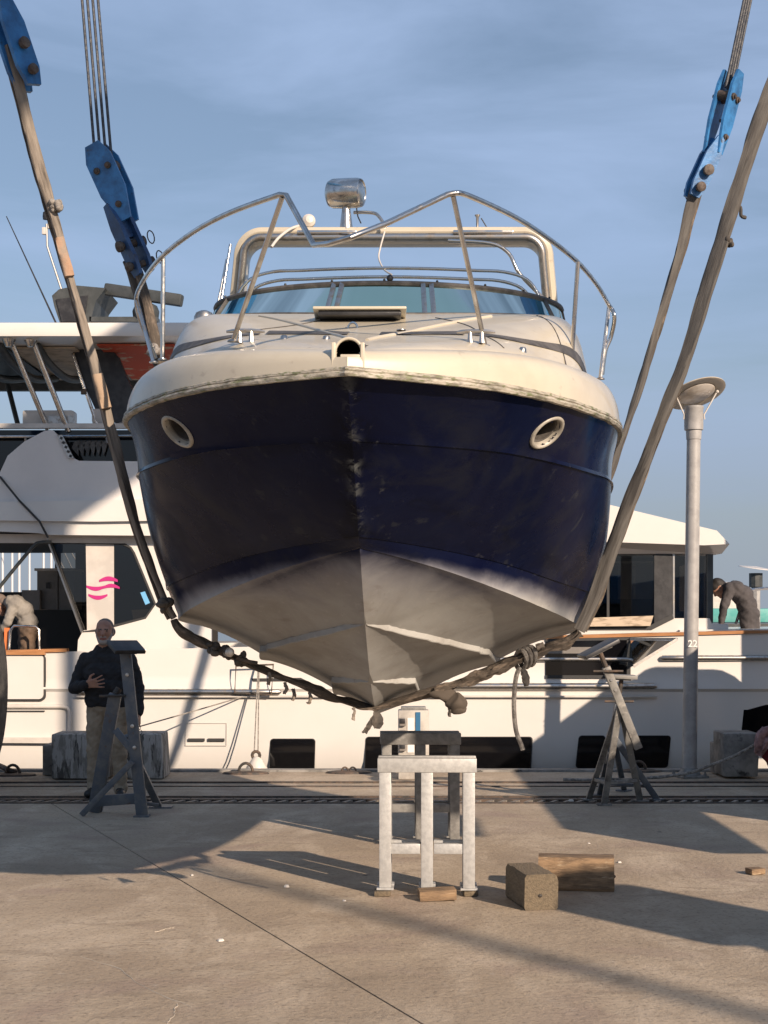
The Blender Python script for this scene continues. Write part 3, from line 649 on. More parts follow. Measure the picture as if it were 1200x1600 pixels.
# portholes
for (c, du, dv, n), nm in zip(ports, ('oval porthole, glass missing, on the shaded port bow', 'oval porthole on the sunlit bow')):
    po = mk('porthole', MB(), M['portring'], cr_)
    R3 = Matrix((du, dv, n)).transposed()
    def ring(prof, k=28, sx=1.06, sz=0.94):
        mb = MB(); vs = []; fs = []
        for r, h in prof:
            for i in range(k):
                a = 2 * PI * i / k; vs.append(c + du * math.cos(a) * r * sx + dv * math.sin(a) * r * sz + n * h)
        for j in range(len(prof) - 1):
            for i in range(k): fs.append((j * k + i, j * k + (i + 1) % k, (j + 1) * k + (i + 1) % k, (j + 1) * k + i))
        mb.add(vs, fs); return mb
    bm_ = ring([(0.120, -0.012), (0.120, 0.004), (0.114, 0.010), (0.106, 0.011), (0.098, 0.008), (0.092, -0.01), (0.090, -0.03)])
    me = bpy.data.meshes.new('porthole'); me.from_pydata([tuple(sc_pt(v)) for v in bm_.v], [], bm_.f); me.materials.append(M['portring']); po.data = me
    for p_ in me.polygons: p_.use_smooth = True
    me.set_sharp_from_angle(angle=0.9)
    po['label'] = nm
    mk('inner_ring', ring([(0.091, -0.028), (0.086, -0.026), (0.080, -0.030), (0.078, -0.16)]), M['stripe'], po)
    dk = ring([(0.086, -0.165), (0.0, -0.165)]); mk('opening', dk, M['interior'], po)

# charcoal pin stripe round the trunk
for side in (-1, 1):
    for (x0, x1) in ((0.10, 0.62), (0.66, 1.50)):
        rows = []
        for i in range(30):
            x_ = x0 + (x1 - x0) * i / 29; s = 1.28 + 0.20 * (x_ / 1.0) ** 2 + 1.25 * max(0, x_ - 0.85) ** 2.0 * 1.55
            r = []
            for k in range(3):
                s2 = s + k * 0.05 * (1 + .8 * (x0 < .5)); r.append(B(side * x_, s2, deckz(x_, s2) + 0.006 + (0.003 if k == 1 else 0)))
            rows.append(r)
        mk('deck_stripe', MB().grid(rows), M['stripe'], cr_, smooth=60, recalc=True)
# moulded ridges fanning out from the stem head
for side in (-1, 1):
    pts = []
    for i in range(14):
        u = i / 13; x_ = 0.05 + 0.75 * u; s = 0.85 + 1.55 * u ** 0.75; pts.append(B(side * x_, s, deckz(x_, s) + 0.002))
    mk('deck_ridge', MB().tube(pts, [0.012] * len(pts), n=6), M['gelcoat'], cr_, smooth=60)
for pts_ in ([(.42, 2.3), (.62, 1.9), (.74, 1.45), (.86, 1.1)], [(1.12, 2.6), (1.24, 2.1), (1.30, 1.75)], [(-.30, 2.2), (-.55, 1.75), (-.9, 1.5)]):
    mk('deck_seam', MB().tube([B(x_, s_, deckz(x_, s_) + .001) for x_, s_ in [(lambda p: (p.x, p.y))(q) for q in smooth_path([V((x_, s_, 0)) for x_, s_ in pts_], 6)]], .0045, n=5), M['stripe'], cr_)
# foredeck hatch
hz = deckz(0.1, 2.15)
hc = B(-0.085, 2.15, hz)
ht = mk('deck_hatch', MB().box(hc + V((0, 0, 0.015)), (0.55, 0.36, 0.04), bev=0.015), M['black'], cr_)
lid = MB(); rows = []
lid.box(hc + V((0, 0.0, 0.042)), (0.62, 0.42, 0.02), bev=0.009); mk('lid', lid, M['gelcoat'], ht)
mk('deck_drain', MB().lathe([(0, 0), (.03, 0), (.03, .006), (.02, .008), (0, .008)], B(0.22, 1.55, deckz(0.22, 1.55) + .002), n=14), M['chrome_dull'], cr_)
mk('pad_eye', MB().tube([B(-0.10 + .03 * math.cos(a), 1.7, deckz(.1, 1.7) + .035 * math.sin(a)) for a in [PI * k / 8 for k in range(9)]], 0.007, n=6), M['chrome'], cr_)

# windshield
def ws_base(u):
    a = u * PI / 2; x_ = 1.44 * math.sin(a); s = 2.82 + 1.10 * (1 - math.cos(a)); return B(x_, s, deckz(abs(x_), s) - 0.01)
def ws_top(u):
    a = u * PI / 2 * 0.955; x_ = 1.385 * math.sin(a); s = 3.12 + 1.04 * (1 - math.cos(a)); return B(x_, s, 4.135)
ws = thing('ws', (0, 0, 0), 'x', 'x'); bpy.data.objects.remove(ws)
fr = MB().tube([ws_top(-1 + i / 30) for i in range(61)], 0.022, n=8)
ws = mk('windshield', fr, M['stripe'], cr_)
mk('base_trim', MB().tube([ws_base(-1 + i / 30) + V((0, 0, 0.006)) for i in range(61)], 0.016, n=6), M['stripe'], ws)
cuts = [-1.0, -0.72, -0.15, 0.15, 0.72, 1.0]
for a, b_ in zip(cuts, cuts[1:]):
    rows = [[ws_base(a + (b_ - a) * i / 16).lerp(ws_top(a + (b_ - a) * i / 16), k / 3) for k in range(4)] for i in range(17)]
    mk('pane', MB().grid(rows), M['shieldglass'], ws, smooth=60)
for u in (-0.16, 0.16):
    for q in (-0.012, 0.018):
        mk('mullion', MB().bar(ws_base(u + q), ws_top(u + q), 0.036, 0.035, bev=0.006), M['chrome_dull'], ws)
for u in (-1, -0.72, .72, 1): mk('mullion', MB().bar(ws_base(u), ws_top(u), 0.022, 0.03), M['stripe'], ws)
for i in range(9):
    mk('stud', MB().ball(ws_top(-0.75 + i * 0.19) + V((0, 0, 0.026)), 0.010, 8, 5), M['black'], ws)
mk('stud', MB().ball(ws_top(0.03) + V((0, 0, 0.04)), 0.026, 10, 6), M['black'], ws)

# bow rail, bent down in the middle
Z = 4.1
def RZ(px, py, z=Z):
    d = (z - CH) * FPX / (HOR - py); return P(px, py, d)
left = [P(243, 560, 11.9), P(219, 500, 11.8), RZ(213, 468), RZ(222, 442), RZ(250, 404), RZ(300, 364), RZ(360, 332), RZ(437, 304, 4.07)]
mid = [P(447, 305, 8.70), P(490, 383, 8.45), P(513, 381, 8.3), P(548, 371, 8.2), P(604, 349, 8.3), P(699, 304, 8.68)]
right = [RZ(709, 302, 4.07), RZ(730, 305, 4.08), RZ(800, 337), RZ(850, 368), RZ(900, 407), RZ(932, 444), RZ(950, 474), P(960, 494, 11.9), P(955, 525, 11.95), P(946, 548, 11.95), P(941, 585, 11.95)]
path = smooth_path(left, 6) + mid[0:1] + mid[1:] + smooth_path(right, 6)
mk('bow_rail', MB().tube(path, 0.0165, n=10), M['chrome'], cr_, smooth=50)
for a, b_ in ((P(364, 533, 9.2), P(441, 308, 8.72)), (P(758, 541, 9.2), P(708, 306, 8.70)), (P(254, 562, 10.45), P(255, 402, 10.4)), (P(893, 568, 10.4), P(903, 409, 10.28)), (P(938, 592, 11.9), P(952, 476, 12.0)), (P(240, 566, 11.4), P(214, 470, 11.65))):
    s_ = mk('stanchion', MB().tube([a, b_], 0.0155, n=8), M['chrome'], cr_)
    mk('foot_plate', MB().lathe([(0, 0), (.035, 0), (.032, .008), (.02, .014), (0, .014)], a - V((0, 0, .004)), n=12), M['chrome_dull'], s_)
# cleats and fittings
for sx_ in (-1, 1):
    c = B(sx_ * .69, .98, deckz(.69, .98) + .03)
    cl = MB().tube([c + V((x_, 0, 0.042 - abs(x_) ** 2 * 0.5)) for x_ in (-.115, -.08, -.03, .03, .08, .115)], [.007, .012, .013, .013, .012, .007], n=8)
    co = mk('cleat', cl, M['chrome_dull'], cr_)
    for x_ in (-.035, .035): mk('cleat_foot', MB().lathe([(.02, -.03), (.014, 0), (.012, .04)], c + V((x_, 0, 0)), n=8), M['chrome_dull'], co)
for x_, s_ in ((-1.06, 1.30), (.98, 1.30), (-.20, .95), (-.46, 1.0)):
    c = B(x_, s_, deckz(x_, s_) + .012)
    mk('fairlead', MB().lathe([(.024, -.03), (.022, .0), (.016, .008), (0, .008)], c, n=10), M['chrome_dull'], cr_)

# radar arch
def arch(y, wd, z0, z1, r, n=10):
    pts = []
    for k in range(n + 1): a = PI - (PI / 2) * k / n; pts.append((-wd + r + r * math.cos(a), z1 - r + r * math.sin(a)))
    for k in range(n + 1): a = PI / 2 - (PI / 2) * k / n; pts.append((wd - r + r * math.cos(a), z1 - r + r * math.sin(a)))
    return [(-wd - 0.09, z0)] + pts + [(wd + 0.09, z0)]
SA = 4.85
ar = MB(); rows = []
pl = arch(0, 1.30, 4.0, 4.90, 0.20)
pv = [V((x_, 0, z)) for x_, z in pl]
for i, p in enumerate(pv):
    T = (pv[min(i + 1, len(pv) - 1)] - pv[max(i - 1, 0)]).normalized(); nrm = V((-T.z, 0, T.x)); r = []
    for k in range(13):
        a = 2 * PI * k / 12; cx = math.copysign(abs(math.cos(a)) ** .55, math.cos(a)); cy = math.copysign(abs(math.sin(a)) ** .55, math.sin(a))
        q = p + nrm * 0.054 * cx; rake = (q.z - 4.0) * 0.25
        r.append(B(q.x, SA + 0.20 * cy - rake + 0.2, q.z))
    rows.append(r)
ao = mk('radar_arch', ar.grid(rows), M['gelcoat'], cr_, smooth=40, recalc=True)
lin = [V((p.x, 0, p.z)) for p in pv]; lr = []
for i, p in enumerate(lin):
    T = (lin[min(i + 1, len(lin) - 1)] - lin[max(i - 1, 0)]).normalized(); nrm = V((-T.z, 0, T.x)); q = p - nrm * .05; lr.append(B(q.x, SA - 0.02 - (q.z - 4.0) * 0.25, q.z))
mk('arch_dark_strip', MB().tube(lr, .034, n=8), M['chrome_dull'], ao, smooth=50)  # dull metal strip added to darken the reflecting under-front of the arch
def at_arch(pts, r, m='chrome', nm='arch_tube', n=8): mk(nm, MB().tube(pts, r, n=n), M[m], cr_, smooth=50)
# canopy bows and support tubes
def bow(zc, wd, s, r, sag=0.0):
    return [B(x_, s_, z) for x_, s_, z in [(-wd - .12, s + .0, zc - .42), (-wd - .06, s, zc - .2), (-wd + .04, s, zc - 0.06), (-wd + .22, s, zc)] + [(-wd + .22 + (2 * wd - .44) * k / 8, s, zc + sag * math.sin(PI * k / 8)) for k in range(1, 8)] + [(wd - .22, s, zc), (wd - .04, s, zc - .06), (wd + .06, s, zc - .2), (wd + .12, s, zc - .42)]]
at_arch(smooth_path(bow(4.42, 1.14, 4.0, .0, .03), 4), 0.013, nm='canopy_bow')
at_arch(smooth_path(bow(4.35, 1.10, 4.0, .0, .03), 4), 0.013, nm='canopy_bow')
at_arch(smooth_path([P(700, 376, 12.6), P(765, 380, 12.6), P(795, 396, 12.6), P(812, 428, 12.6), P(853, 470, 12.7)], 5), 0.015, nm='canopy_bow')
at_arch([P(360, 382, 12.7), P(345, 476, 12.6)], 0.012, nm='support_strut')
at_arch([P(354, 405, 12.7), P(340, 476, 12.6)], 0.009, nm='support_strut')
mk('arch_light', MB().box(B(-0.55, 4.62, 4.885), (0.5, 0.10, 0.03), bev=.012), M['chrome'], ao)
mk('arch_light', MB().box(B(0.75, 4.62, 4.885), (0.5, 0.10, 0.03), bev=.012), M['chrome'], ao)
# searchlight on the arch
c = P(541, 302, 12.9)
sb = MB().lathe([(0, -.175), (.06, -.172), (.105, -.150), (.122, -.115), (.125, 0.0), (.123, .10), (.115, .135), (.108, .14), (.10, .125), (0, .12)], c, ax=(1, -0.35, -0.06), n=24)
slo = mk('searchlight', sb, M['chrome'], cr_, smooth=40)
ped = MB().lathe([(.115, -.22), (.10, -.20), (.06, -.18), (.055, -.14), (.035, .02), (.03, .08)], P(541, 330, 12.9), n=16, sc=(1, 1)); mk('pedestal', ped, M['chrome_dull'], slo)
mk('lens', MB().lathe([(.104, .122), (.09, .138), (.05, .150), (0, .153)], c, ax=(1, -0.35, -0.06), n=20), M['chrome'], slo, smooth=60)
at_arch(smooth_path([P(553, 332, 12.9), P(575, 332, 12.85), P(590, 336, 12.8), P(603, 356, 12.75)], 5), 0.014, 'chrome_dull', 'horn_tube')
mk('loose_wire', MB().tube([P(557, 325, 12.8), P(559, 338, 12.8), P(564, 349, 12.8)], 0.006, n=5), M['black'], cr_)
d1 = mk('antenna_dome', MB().lathe([(0, .06), (.03, .055), (.055, .03), (.06, 0), (.05, -.04), (.03, -.055)], P(482, 346, 13), ax=(0.2, -1, 0.1), n=16), M['whitetrim'], cr_)
at_arch(smooth_path([P(478, 350, 13), P(455, 357, 12.8), P(436, 371, 12.6), P(424, 386, 12.5)], 5), 0.012, 'whitetrim', 'white_hose')
at_arch(smooth_path([P(601, 362, 12.6), P(594, 388, 12.5), P(592, 404, 12.4), P(600, 421, 12.2), P(612, 429, 12.1)], 5), 0.007, 'whitetrim', 'white_wire')
at_arch([P(746, 356, 13), P(746, 340, 13), P(746, 336, 13)], [.01, .012, .025], 'chrome_dull', 'nav_light'); at_arch([P(761, 356, 13), P(752, 341, 13)], 0.005, 'black', 'aerial')
vs_ = 3.05; vx = -1.30; mk('deck_vent', MB().lathe([(.075, -.03), (.075, .0), (.06, .03), (.03, .045), (0, .05)], B(vx, vs_, deckz(vx, vs_)), n=16), M['chrome_dull'], cr_)

BS = 1.0
# ================================================================ TRAVEL LIFT (mostly outside the picture)
LIFT = thing('travel_lift', (0, 9.5, 0), 'travel lift on big black tyres straddling the hanging boat, only a tyre edge showing', 'boat lift')
def tyre(x0, x1, y, r):
    ax = (1, 0, 0); w_ = x1 - x0
    prof = [(r * .52, 0), (r * .62, -.0), (r * .90, .0), (r * .97, .05), (r, .13)] + [(r, w_ - .13), (r * .97, w_ - .05), (r * .9, w_), (r * .62, w_), (r * .52, w_)]
    wh = mk('wheel', MB().lathe(prof, (x0, y, r), ax=ax, n=40), M['rubber'], LIFT)
    mk('rim', MB().lathe([(0, .06), (r * .3, .06), (r * .5, .03), (r * .53, .03), (r * .53, w_ - .03), (r * .5, w_ - .03), (r * .3, w_ - .06), (0, w_ - .06)], (x0, y, r), ax=ax, n=24), M['liftblue'], wh)
    lug = MB()
    for k in range(30):
        a = 2 * PI * k / 30; c = V((0, math.cos(a), math.sin(a)))
        lug.box(V(((x0 + x1) / 2, y, r)) + c * (r + .008), (w_ - .08, .07, .012), Matrix.Rotation(a - PI / 2, 3, 'X'))
    if x0 < 0: mk('tread', lug, M['rubber'], wh)
XI = 3.98; XR = 4.8
tyre(-XI - .6, -XI, 15.4, 0.95); tyre(-XI - .6, -XI, 4.3, 0.95); tyre(XR - .3, XR + .3, 15.95, 1.0); tyre(XR - .3, XR + .3, 4.35, 1.0)
for x_, y in ((-XI - .75, 15.4), (-XI - .75, -2.0), (XR + .9, 16.35), (XR + .35, -5.5)):
    mk('column', MB().box((x_, y, 5.2), (.42, .46, 8.4), bev=.02), M['liftblue'], LIFT)
mk('top_beam', MB().box((-XI - .55, 7.0, 9.8), (.5, 19.2, 1.5), bev=.03), M['liftblue'], LIFT)
mk('top_beam', MB().box((XR, 7.0, 9.85), (.5, 19.2, 1.55), bev=.03), M['liftblue'], LIFT)
mk('cross_beam', MB().box((.3, 16.2, 11.0), (9.8, .6, .8), bev=.03), M['liftblue'], LIFT)
mk('bogie', MB().box((XR, 4.3, 2.3), (.66, .8, .6), bev=.08), M['liftblue'], LIFT)
mk('bogie', MB().box((XR + .1, 15.3, 2.02), (.5, 1.0, .5), bev=.1), M['liftblue'], LIFT)
mk('side_beam', MB().box((XR + .05, 11.5, 2.0), (.4, 7.6, .7), bev=.03), M['liftblue'], LIFT)
mk('engine_cover', MB().box((XR + .1, 12.6, 1.15), (.8, 3.6, 1.3), bev=.06), M['liftblue'], LIFT)
mk('shadow_box', MB().box((XR, 6.15, 4.3), (.9, 1.2, 2.2), bev=.08), M['liftblue'], LIFT)  # unseen box added to throw shade on the ground around the trestles
mk('shadow_box_hanger', MB().box((XR, 6.25, 7.2), (.12, .12, 3.8)), M['liftblue'], LIFT)  # unseen post carrying the added shadow box
ml = thing('light_mast', (17.2, -15.2, 0), 'tall lighting mast behind the camera, known by its soft stripe of shadow', 'lamp post')
mk('pole', MB().tube([(17.2, -15.2, 0), (17.2, -15.2, 15.5)], [.10, .075], n=12), M['lamp'], ml)
for sx in (-1, 1): mk('flood_lamp', MB().box((17.2 + sx * .5, -15.2, 15.5), (.5, .3, .4), bev=.04), M['lamp'], ml)

# ---------------------------------------------------------------- pulley blocks, cables
def oriented(c, up, face, pts, th, mb, off=0.0):
    """plate outline (u along face axis, v along up) with thickness th along the normal"""
    c = V(c); up = V(up).normalized(); n = V(face); n = (n - up * n.dot(up)).normalized(); u = up.cross(n); k = len(pts)
    vs = [c + u * a + up * b_ + n * (off - th / 2) for a, b_ in pts] + [c + u * a + up * b_ + n * (off + th / 2) for a, b_ in pts]
    mb.add(vs, [tuple(range(k - 1, -1, -1)), tuple(range(k, 2 * k))] + [(i, (i + 1) % k, (i + 1) % k + k, i + k) for i in range(k)])
    return u, up, n
def pulley_block(top, bot, face, wd, label, tops, ncab, dark='blue', depth=0.15):
    top = V(top); bot = V(bot); up = (top - bot).normalized(); c = (top + bot) / 2; L_ = (top - bot).length
    t = thing('pulley_block', c, label, 'pulley', 'pulley blocks holding the slings')
    h = L_ / 2; w2 = wd / 2
    out_ = [(-w2 * .55, h), (w2 * .55, h), (w2, h * .62), (w2, -h * .25), (w2 * .42, -h), (-w2 * .42, -h), (-w2, -h * .25), (-w2, h * .62)]
    for sgn in (-1, 1):
        mb = MB(); u, up_, n = oriented(c, up, face, out_, .022, mb, sgn * depth / 2)
        pl = mk('cheek_plate', mb, M[dark], t, smooth=0, recalc=True)
        for (a, b_) in ((w2 * .45, h * .35), (-w2 * .45, h * .35), (0, -h * .6)):
            mk('bolt', MB().lathe([(.026, 0), (.026, .014), (.014, .018), (.014, .028), (0, .028)], c + u * a + up * b_ + n * sgn * (depth / 2 + .011), ax=n * sgn, n=10), M['iron'], pl)
    for q in (-1, 1):
        mk('sheave', MB().lathe([(0, -.05), (w2 * .5, -.05), (w2 * .42, 0), (w2 * .5, .05), (0, .05)], c + u * q * w2 * .42 + up * h * .38, ax=n, n=18), M['iron'], t)
    mk('spreader', MB().box(c - up * h * .2, (.02, .02, .02)), M['iron'], t)
    for k in range(ncab):
        q = -1 + 2 * k / (ncab - 1); a = c + u * q * w2 * .66 + up * h * .55
        b_ = V(tops) + u * q * w2 * .62
        mk('cable', MB().tube([a, b_], 0.0115, n=7), M['cable'], t)
    return t, u, up, n
def shackle(top, bot, face, wd, label, m='blue'):
    top = V(top); bot = V(bot); up = (top - bot).normalized(); c = (top + bot) / 2; h = (top - bot).length / 2; w2 = wd / 2
    t = thing('sling_shackle', c, label, 'shackle', 'shackles joining slings to pulley blocks')
    o_ = [(-w2 * .45, h), (w2 * .45, h), (w2, h * .4), (w2, -h * .6), (w2 * .6, -h), (-w2 * .6, -h), (-w2, -h * .6), (-w2, h * .4)]
    for sg in (-1, 1):
        mb = MB(); u, _, n = oriented(c, up, face, o_, .03, mb, sg * .055); mk('side_plate', mb, M[m], t, smooth=0, recalc=True)
    mk('web_plate', MB().box(c + up * h * .35, (.06, .1, h * .7), Matrix((u, n, up)).transposed(), bev=.01), M[m], t)
    for b_, r in ((-h * .15, .042), (-h * .72, .038)):
        pn = mk('pin', MB().lathe([(0, -.12), (r, -.12), (r, -.09), (r * .7, -.08), (r * .7, .08), (r, .09), (r, .12), (r * .5, .13), (0, .13)], c + up * b_, ax=n, n=14), M['rust'], t)
        cc = c + up * b_ - n * .16
        mk('safety_ring', MB().tube([cc + u * (.05 * math.cos(a) + .05) + up * .05 * math.sin(a) for a in [2 * PI * k / 12 for k in range(12)]], .005, n=5, closed=True), M['iron'], pn)
    return t
DF, DB = 11.2, 11.9
pulley_block(P(150, 228, DB), P(203, 345, DB), (-.35, -1, .15), .22, 'blue pulley block hanging by four wires left of the boat', P(113, -330, DB + .2), 4, 'blue')
shackle(P(176, 318, DB), P(226, 428, DB), (-.9, -.5, .2), .16, 'dark blue shackle block behind the left end of the bow rail', 'bluedark')
pulley_block(P(1146, 112, DB), P(1113, 240, DB), (.8, -.6, .1), .16, 'blue pulley block on a bundle of wires right of the boat', P(1222, -260, DB + .2), 4, 'blue', .12)
shackle(P(1122, 216, DB), P(1080, 308, DB), (.35, -1, .1), .125, 'blue shackle with two rusty pins right of the boat')
BS = 0.68
# front left shackle at the picture's corner and its twin beyond the right edge
shackle(P(-2, -5, DF), P(46, 138, DF), (.75, -.6, 0), .20, 'bright blue shackle cut by the top left corner of the photo')
shackle(P(1282, -60, DF), P(1236, 75, DF), (-.55, -.8, 0), .21, 'blue shackle at the top of the right front sling')
pulley_block(P(-60, -190, DF), P(-12, -30, DF), (.5, -.9, 0), .33, 'blue pulley block above the shackle at the top left corner', P(-190, -720, DF), 4)
pulley_block(P(1342, -250, DF), P(1290, -90, DF), (-.5, -.9, 0), .33, 'blue pulley block above the sling leaving the right edge', P(1475, -720, DF), 4)

# ---------------------------------------------------------------- slings
lp = [(12, 72), (34, 150), (62, 262), (88, 352), (110, 432), (140, 540), (165, 640), (188, 730), (212, 815), (238, 890), (258, 940), (272, 966)]
rp = [(905, 985), (928, 936), (952, 868), (980, 792), (1010, 715), (1042, 632), (1076, 545), (1104, 452), (1135, 352), (1165, 255), (1200, 150), (1238, 62)]
bp_ = [(272, 966), (284, 984), (330, 1008), (400, 1040), (480, 1071), (540, 1094), (576, 1104), (610, 1097), (680, 1076), (760, 1047), (830, 1018), (885, 1000), (905, 985)]
fs = thing('lifting_sling', P(576, 1117, DF), 'frayed brown webbing sling under the bow with rags tied along it', 'sling', 'lifting slings')
lw = [P(x_, y_, DF) for x_, y_ in lp]; rw = [P(x_, y_, DF) for x_, y_ in rp]; bw = [P(x_, y_ + 2, DF + .02 + .22 * math.exp(-((x_ - 576) / 70.0) ** 2)) for x_, y_ in bp_]
wl = lambda t: .075 + .02 * math.sin(t * 9) + .03 * sm(.5, .2, t)
mk('left_strap', MB().ribbon(smooth_path(lw, 6), lambda t: .07 + .014 * math.sin(t * 11), .04, lambda t: .9 + .6 * math.sin(t * 5), 1, .008, 110), [M['sling']], fs, smooth=60)
mk('left_strap', MB().ribbon(smooth_path([p + V((-.035, .06, .0)) for p in lw], 6), .07, .03, lambda t: .5 + .7 * math.sin(t * 4 + 2), 5, .008, 110), M['slingdark'], fs, smooth=60)
mk('right_strap', MB().ribbon(smooth_path(rw, 6), lambda t: .088 + .035 * t + .012 * math.sin(t * 13), .045, lambda t: 1.25 - .5 * math.sin(t * 4), 9, .008, 110), M['sling2'], fs, smooth=60)
mk('right_strap', MB().ribbon(smooth_path([p + V((.035, .05, .0)) for p in rw], 6), .05, .03, lambda t: .6 + .7 * math.sin(t * 5 + 1), 13, .01, 110), M['slingdark'], fs, smooth=60)
mk('under_strap', MB().ribbon(smooth_path(bw, 5), lambda t: .15, lambda t: .042 + .014 * math.sin(t * 23), 0.1, 21, .012, 150), M['slingdark'], fs, smooth=60)
mk('under_strap', MB().ribbon(smooth_path([p + V((0, -.07, -.012)) for p in bw[8:]], 5), lambda t: .06, lambda t: .055 + .02 * math.sin(t * 31), 0.4, 27, .016, 120), M['slingdark'], fs, smooth=60)
# flat lower orange-bleached patch, knots and loose tails
mk('chafe_patch', MB().ribbon([P(93, 372, DF - .03), P(101, 405, DF - .03), P(108, 432, DF - .03)], .075, .06, 1.2, 3, .006, 20), mat('orange_bleached_webbing', (0.34, 0.215, 0.14), 0.9, col2=(0.27, 0.21, 0.16), scale=8, bump=.5), fs, smooth=60)
mk('chafe_patch', MB().ribbon([P(152, 585, DF - .03), P(160, 615, DF - .03), P(166, 638, DF - .03)], .08, .055, 1.2, 4, .006, 20), mat('tan_bleached_webbing', (0.34, 0.25, 0.175), 0.9, col2=(0.34, 0.24, 0.16), scale=8, bump=.5), fs, smooth=60)
def lumpy(mb, amp, fr):
    mb.v = [tuple(V(v) + V((noise.noise(V(v) * fr), noise.noise(V(v) * fr + V((9, 2, 4))), noise.noise(V(v) * fr + V((3, 7, 1))))) * amp) for v in mb.v]; return mb
def knot(c, r, m, parent, n=9, sd=0):
    rn = random.Random(sd); mb = MB()
    for k in range(n):
        o_ = V((rn.uniform(-1, 1), rn.uniform(-1, 1), rn.uniform(-1, 1))) * r * .7
        mb.ball(V(c) + o_, (r * rn.uniform(.35, .7), r * rn.uniform(.35, .7), r * rn.uniform(.35, .7)), 8, 6)
    return mk('knot', mb, M[m], parent, smooth=60)
knot(P(88, 320, DF - .02), .05, 'rope', fs, sd=1); knot(P(256, 945, DF - .03), .06, 'rag', fs, sd=2); knot(P(1138, 379, DF), .04, 'rag', fs, sd=3)
mk('loose_tail', MB().tube(smooth_path([P(1150, 318, DF), P(1157, 325, DF - .02), P(1158, 337, DF - .02), P(1165, 340, DF)], 4), .014, n=6), M['rag'], fs)
for x_, y_, sd in ((335, 1014, 5), (352, 1020, 6), (378, 1030, 7)): knot(P(x_, y_, DF - .06), .05, 'rag', fs, sd=sd)
mk('roller', MB().lathe([(0, -.05), (.034, -.05), (.034, .05), (.02, .055), (0, .055)], P(357, 1019, DF - .12), ax=(.3, -1, 0), n=14), M['chrome_dull'], fs)
mk('clamp', MB().tube([P(370, 1028, DF - .1), P(390, 1034, DF - .12), P(402, 1036, DF - .1)], .014, n=6), M['iron'], fs)
def rag(pts, w_, m='rag', sd=0, nm='rag'): return mk(nm, MB().ribbon(smooth_path(pts, 4), w_, .012, 1.2, sd, .01, 24), M[m], fs, smooth=60)
rag([P(588, 1112, DF - .1), P(590, 1125, DF - .12), P(590, 1138, DF - .1)], lambda t: .035 + .05 * math.sin(t * 3), sd=2)
rag([P(588, 1118, DF - .1), P(577, 1132, DF - .12), P(569, 1145, DF - .1)], lambda t: .05 - .02 * t, sd=3)
for x_, y_ in ((483, 1082), (445, 1066), (552, 1106), (420, 1052), (458, 1076)):
    rag([P(x_, y_, DF - .08), P(x_ + 2, y_ + 9, DF - .1), P(x_ - 1, y_ + 18, DF - .09)], .022, 'sling', sd=x_)
mk('canvas_pouch', lumpy(MB().ball(P(712, 1099, DF - .05), (.075, .07, .072), 22, 14).ball(P(716, 1108, DF - .06), (.06, .05, .035), 14, 8).ball(P(690, 1086, DF - .03), (.10, .06, .045), 18, 10), .03, 14), M['slingdark'], fs, smooth=60)
rag([P(703, 1108, DF - .1), P(702, 1120, DF - .1)], .02, sd=9)
for k in range(3):
    mk('rope_wrap', MB().tube([P(814 + k * 7 + 9 * math.cos(a), 1031 - k * 3 + 15 * math.sin(a), DF - .03 - .07 * math.cos(a + .6)) for a in [2 * PI * q / 14 for q in range(14)]], .017, n=6, closed=True), M['rope'], fs)
mk('rope_tail', MB().tube(smooth_path([P(812, 1043, DF - .1), P(806, 1060, DF - .12), P(803, 1100, DF - .12), P(806, 1140, DF - .1), P(814, 1163, DF - .1), P(817, 1172, DF - .1)], 6), .017, n=7), M['rope'], fs)
rag([P(816, 1045, DF - .1), P(821, 1058, DF - .1), P(823, 1072, DF - .1)], lambda t: .03 + .03 * math.sin(t * 3), sd=11)
mk('bleached_patch', MB().ribbon([P(838, 1012, DF - .12), P(850, 1008, DF - .12)], .05, .04, .3, 2, .008, 12), M['sling'], fs, smooth=60)

BS = 1.0
rs = thing('rear_sling', P(600, 1080, DB), 'pair of grey webbing straps holding the boat further aft', 'sling', 'lifting slings')
ROOT[rs.name] = P(600, 1080, DB)
rs.name = 'lifting_sling'; ROOT[rs.name] = P(600, 1080, DB)
rl = [(210, 405), (222, 440), (236, 500), (246, 545), (272, 640), (312, 760), (360, 880), (398, 966)]
rr_ = [(1086, 296), (1060, 400), (1030, 500), (1006, 580), (984, 652), (952, 740), (905, 860), (856, 966)]
for pts, m, a, sd, dx in ((rl, 'slingdark', .7, 31, 0), (rl, 'sling2', .9, 32, -.07), (rr_, 'sling2', 1.0, 33, 0), (rr_, 'slingdark', .5, 34, .04)):
    q = [P(x_, y_, DB) + V((dx * (1 - i / 8), .05 * (dx != 0), 0)) for i, (x_, y_) in enumerate(pts)]
    mk('strap', MB().ribbon(smooth_path(q, 5), lambda t: .07 + .008 * math.sin(t * 17 + sd), .03, lambda t: a + .5 * math.sin(t * 6 + sd), sd, .008, 80), M[m], rs, smooth=60)
mk('strap', MB().ribbon(smooth_path([P(398, 966, DB), P(430, 990, DB), V((0.14, DB, 1.13)), P(820, 990, DB), P(856, 966, DB)], 6), .17, .04, 0.0, 37, .008, 60), M['slingdark'], rs, smooth=60)
knot(P(243, 545, DB - .1), .06, 'rope', rs, sd=12)

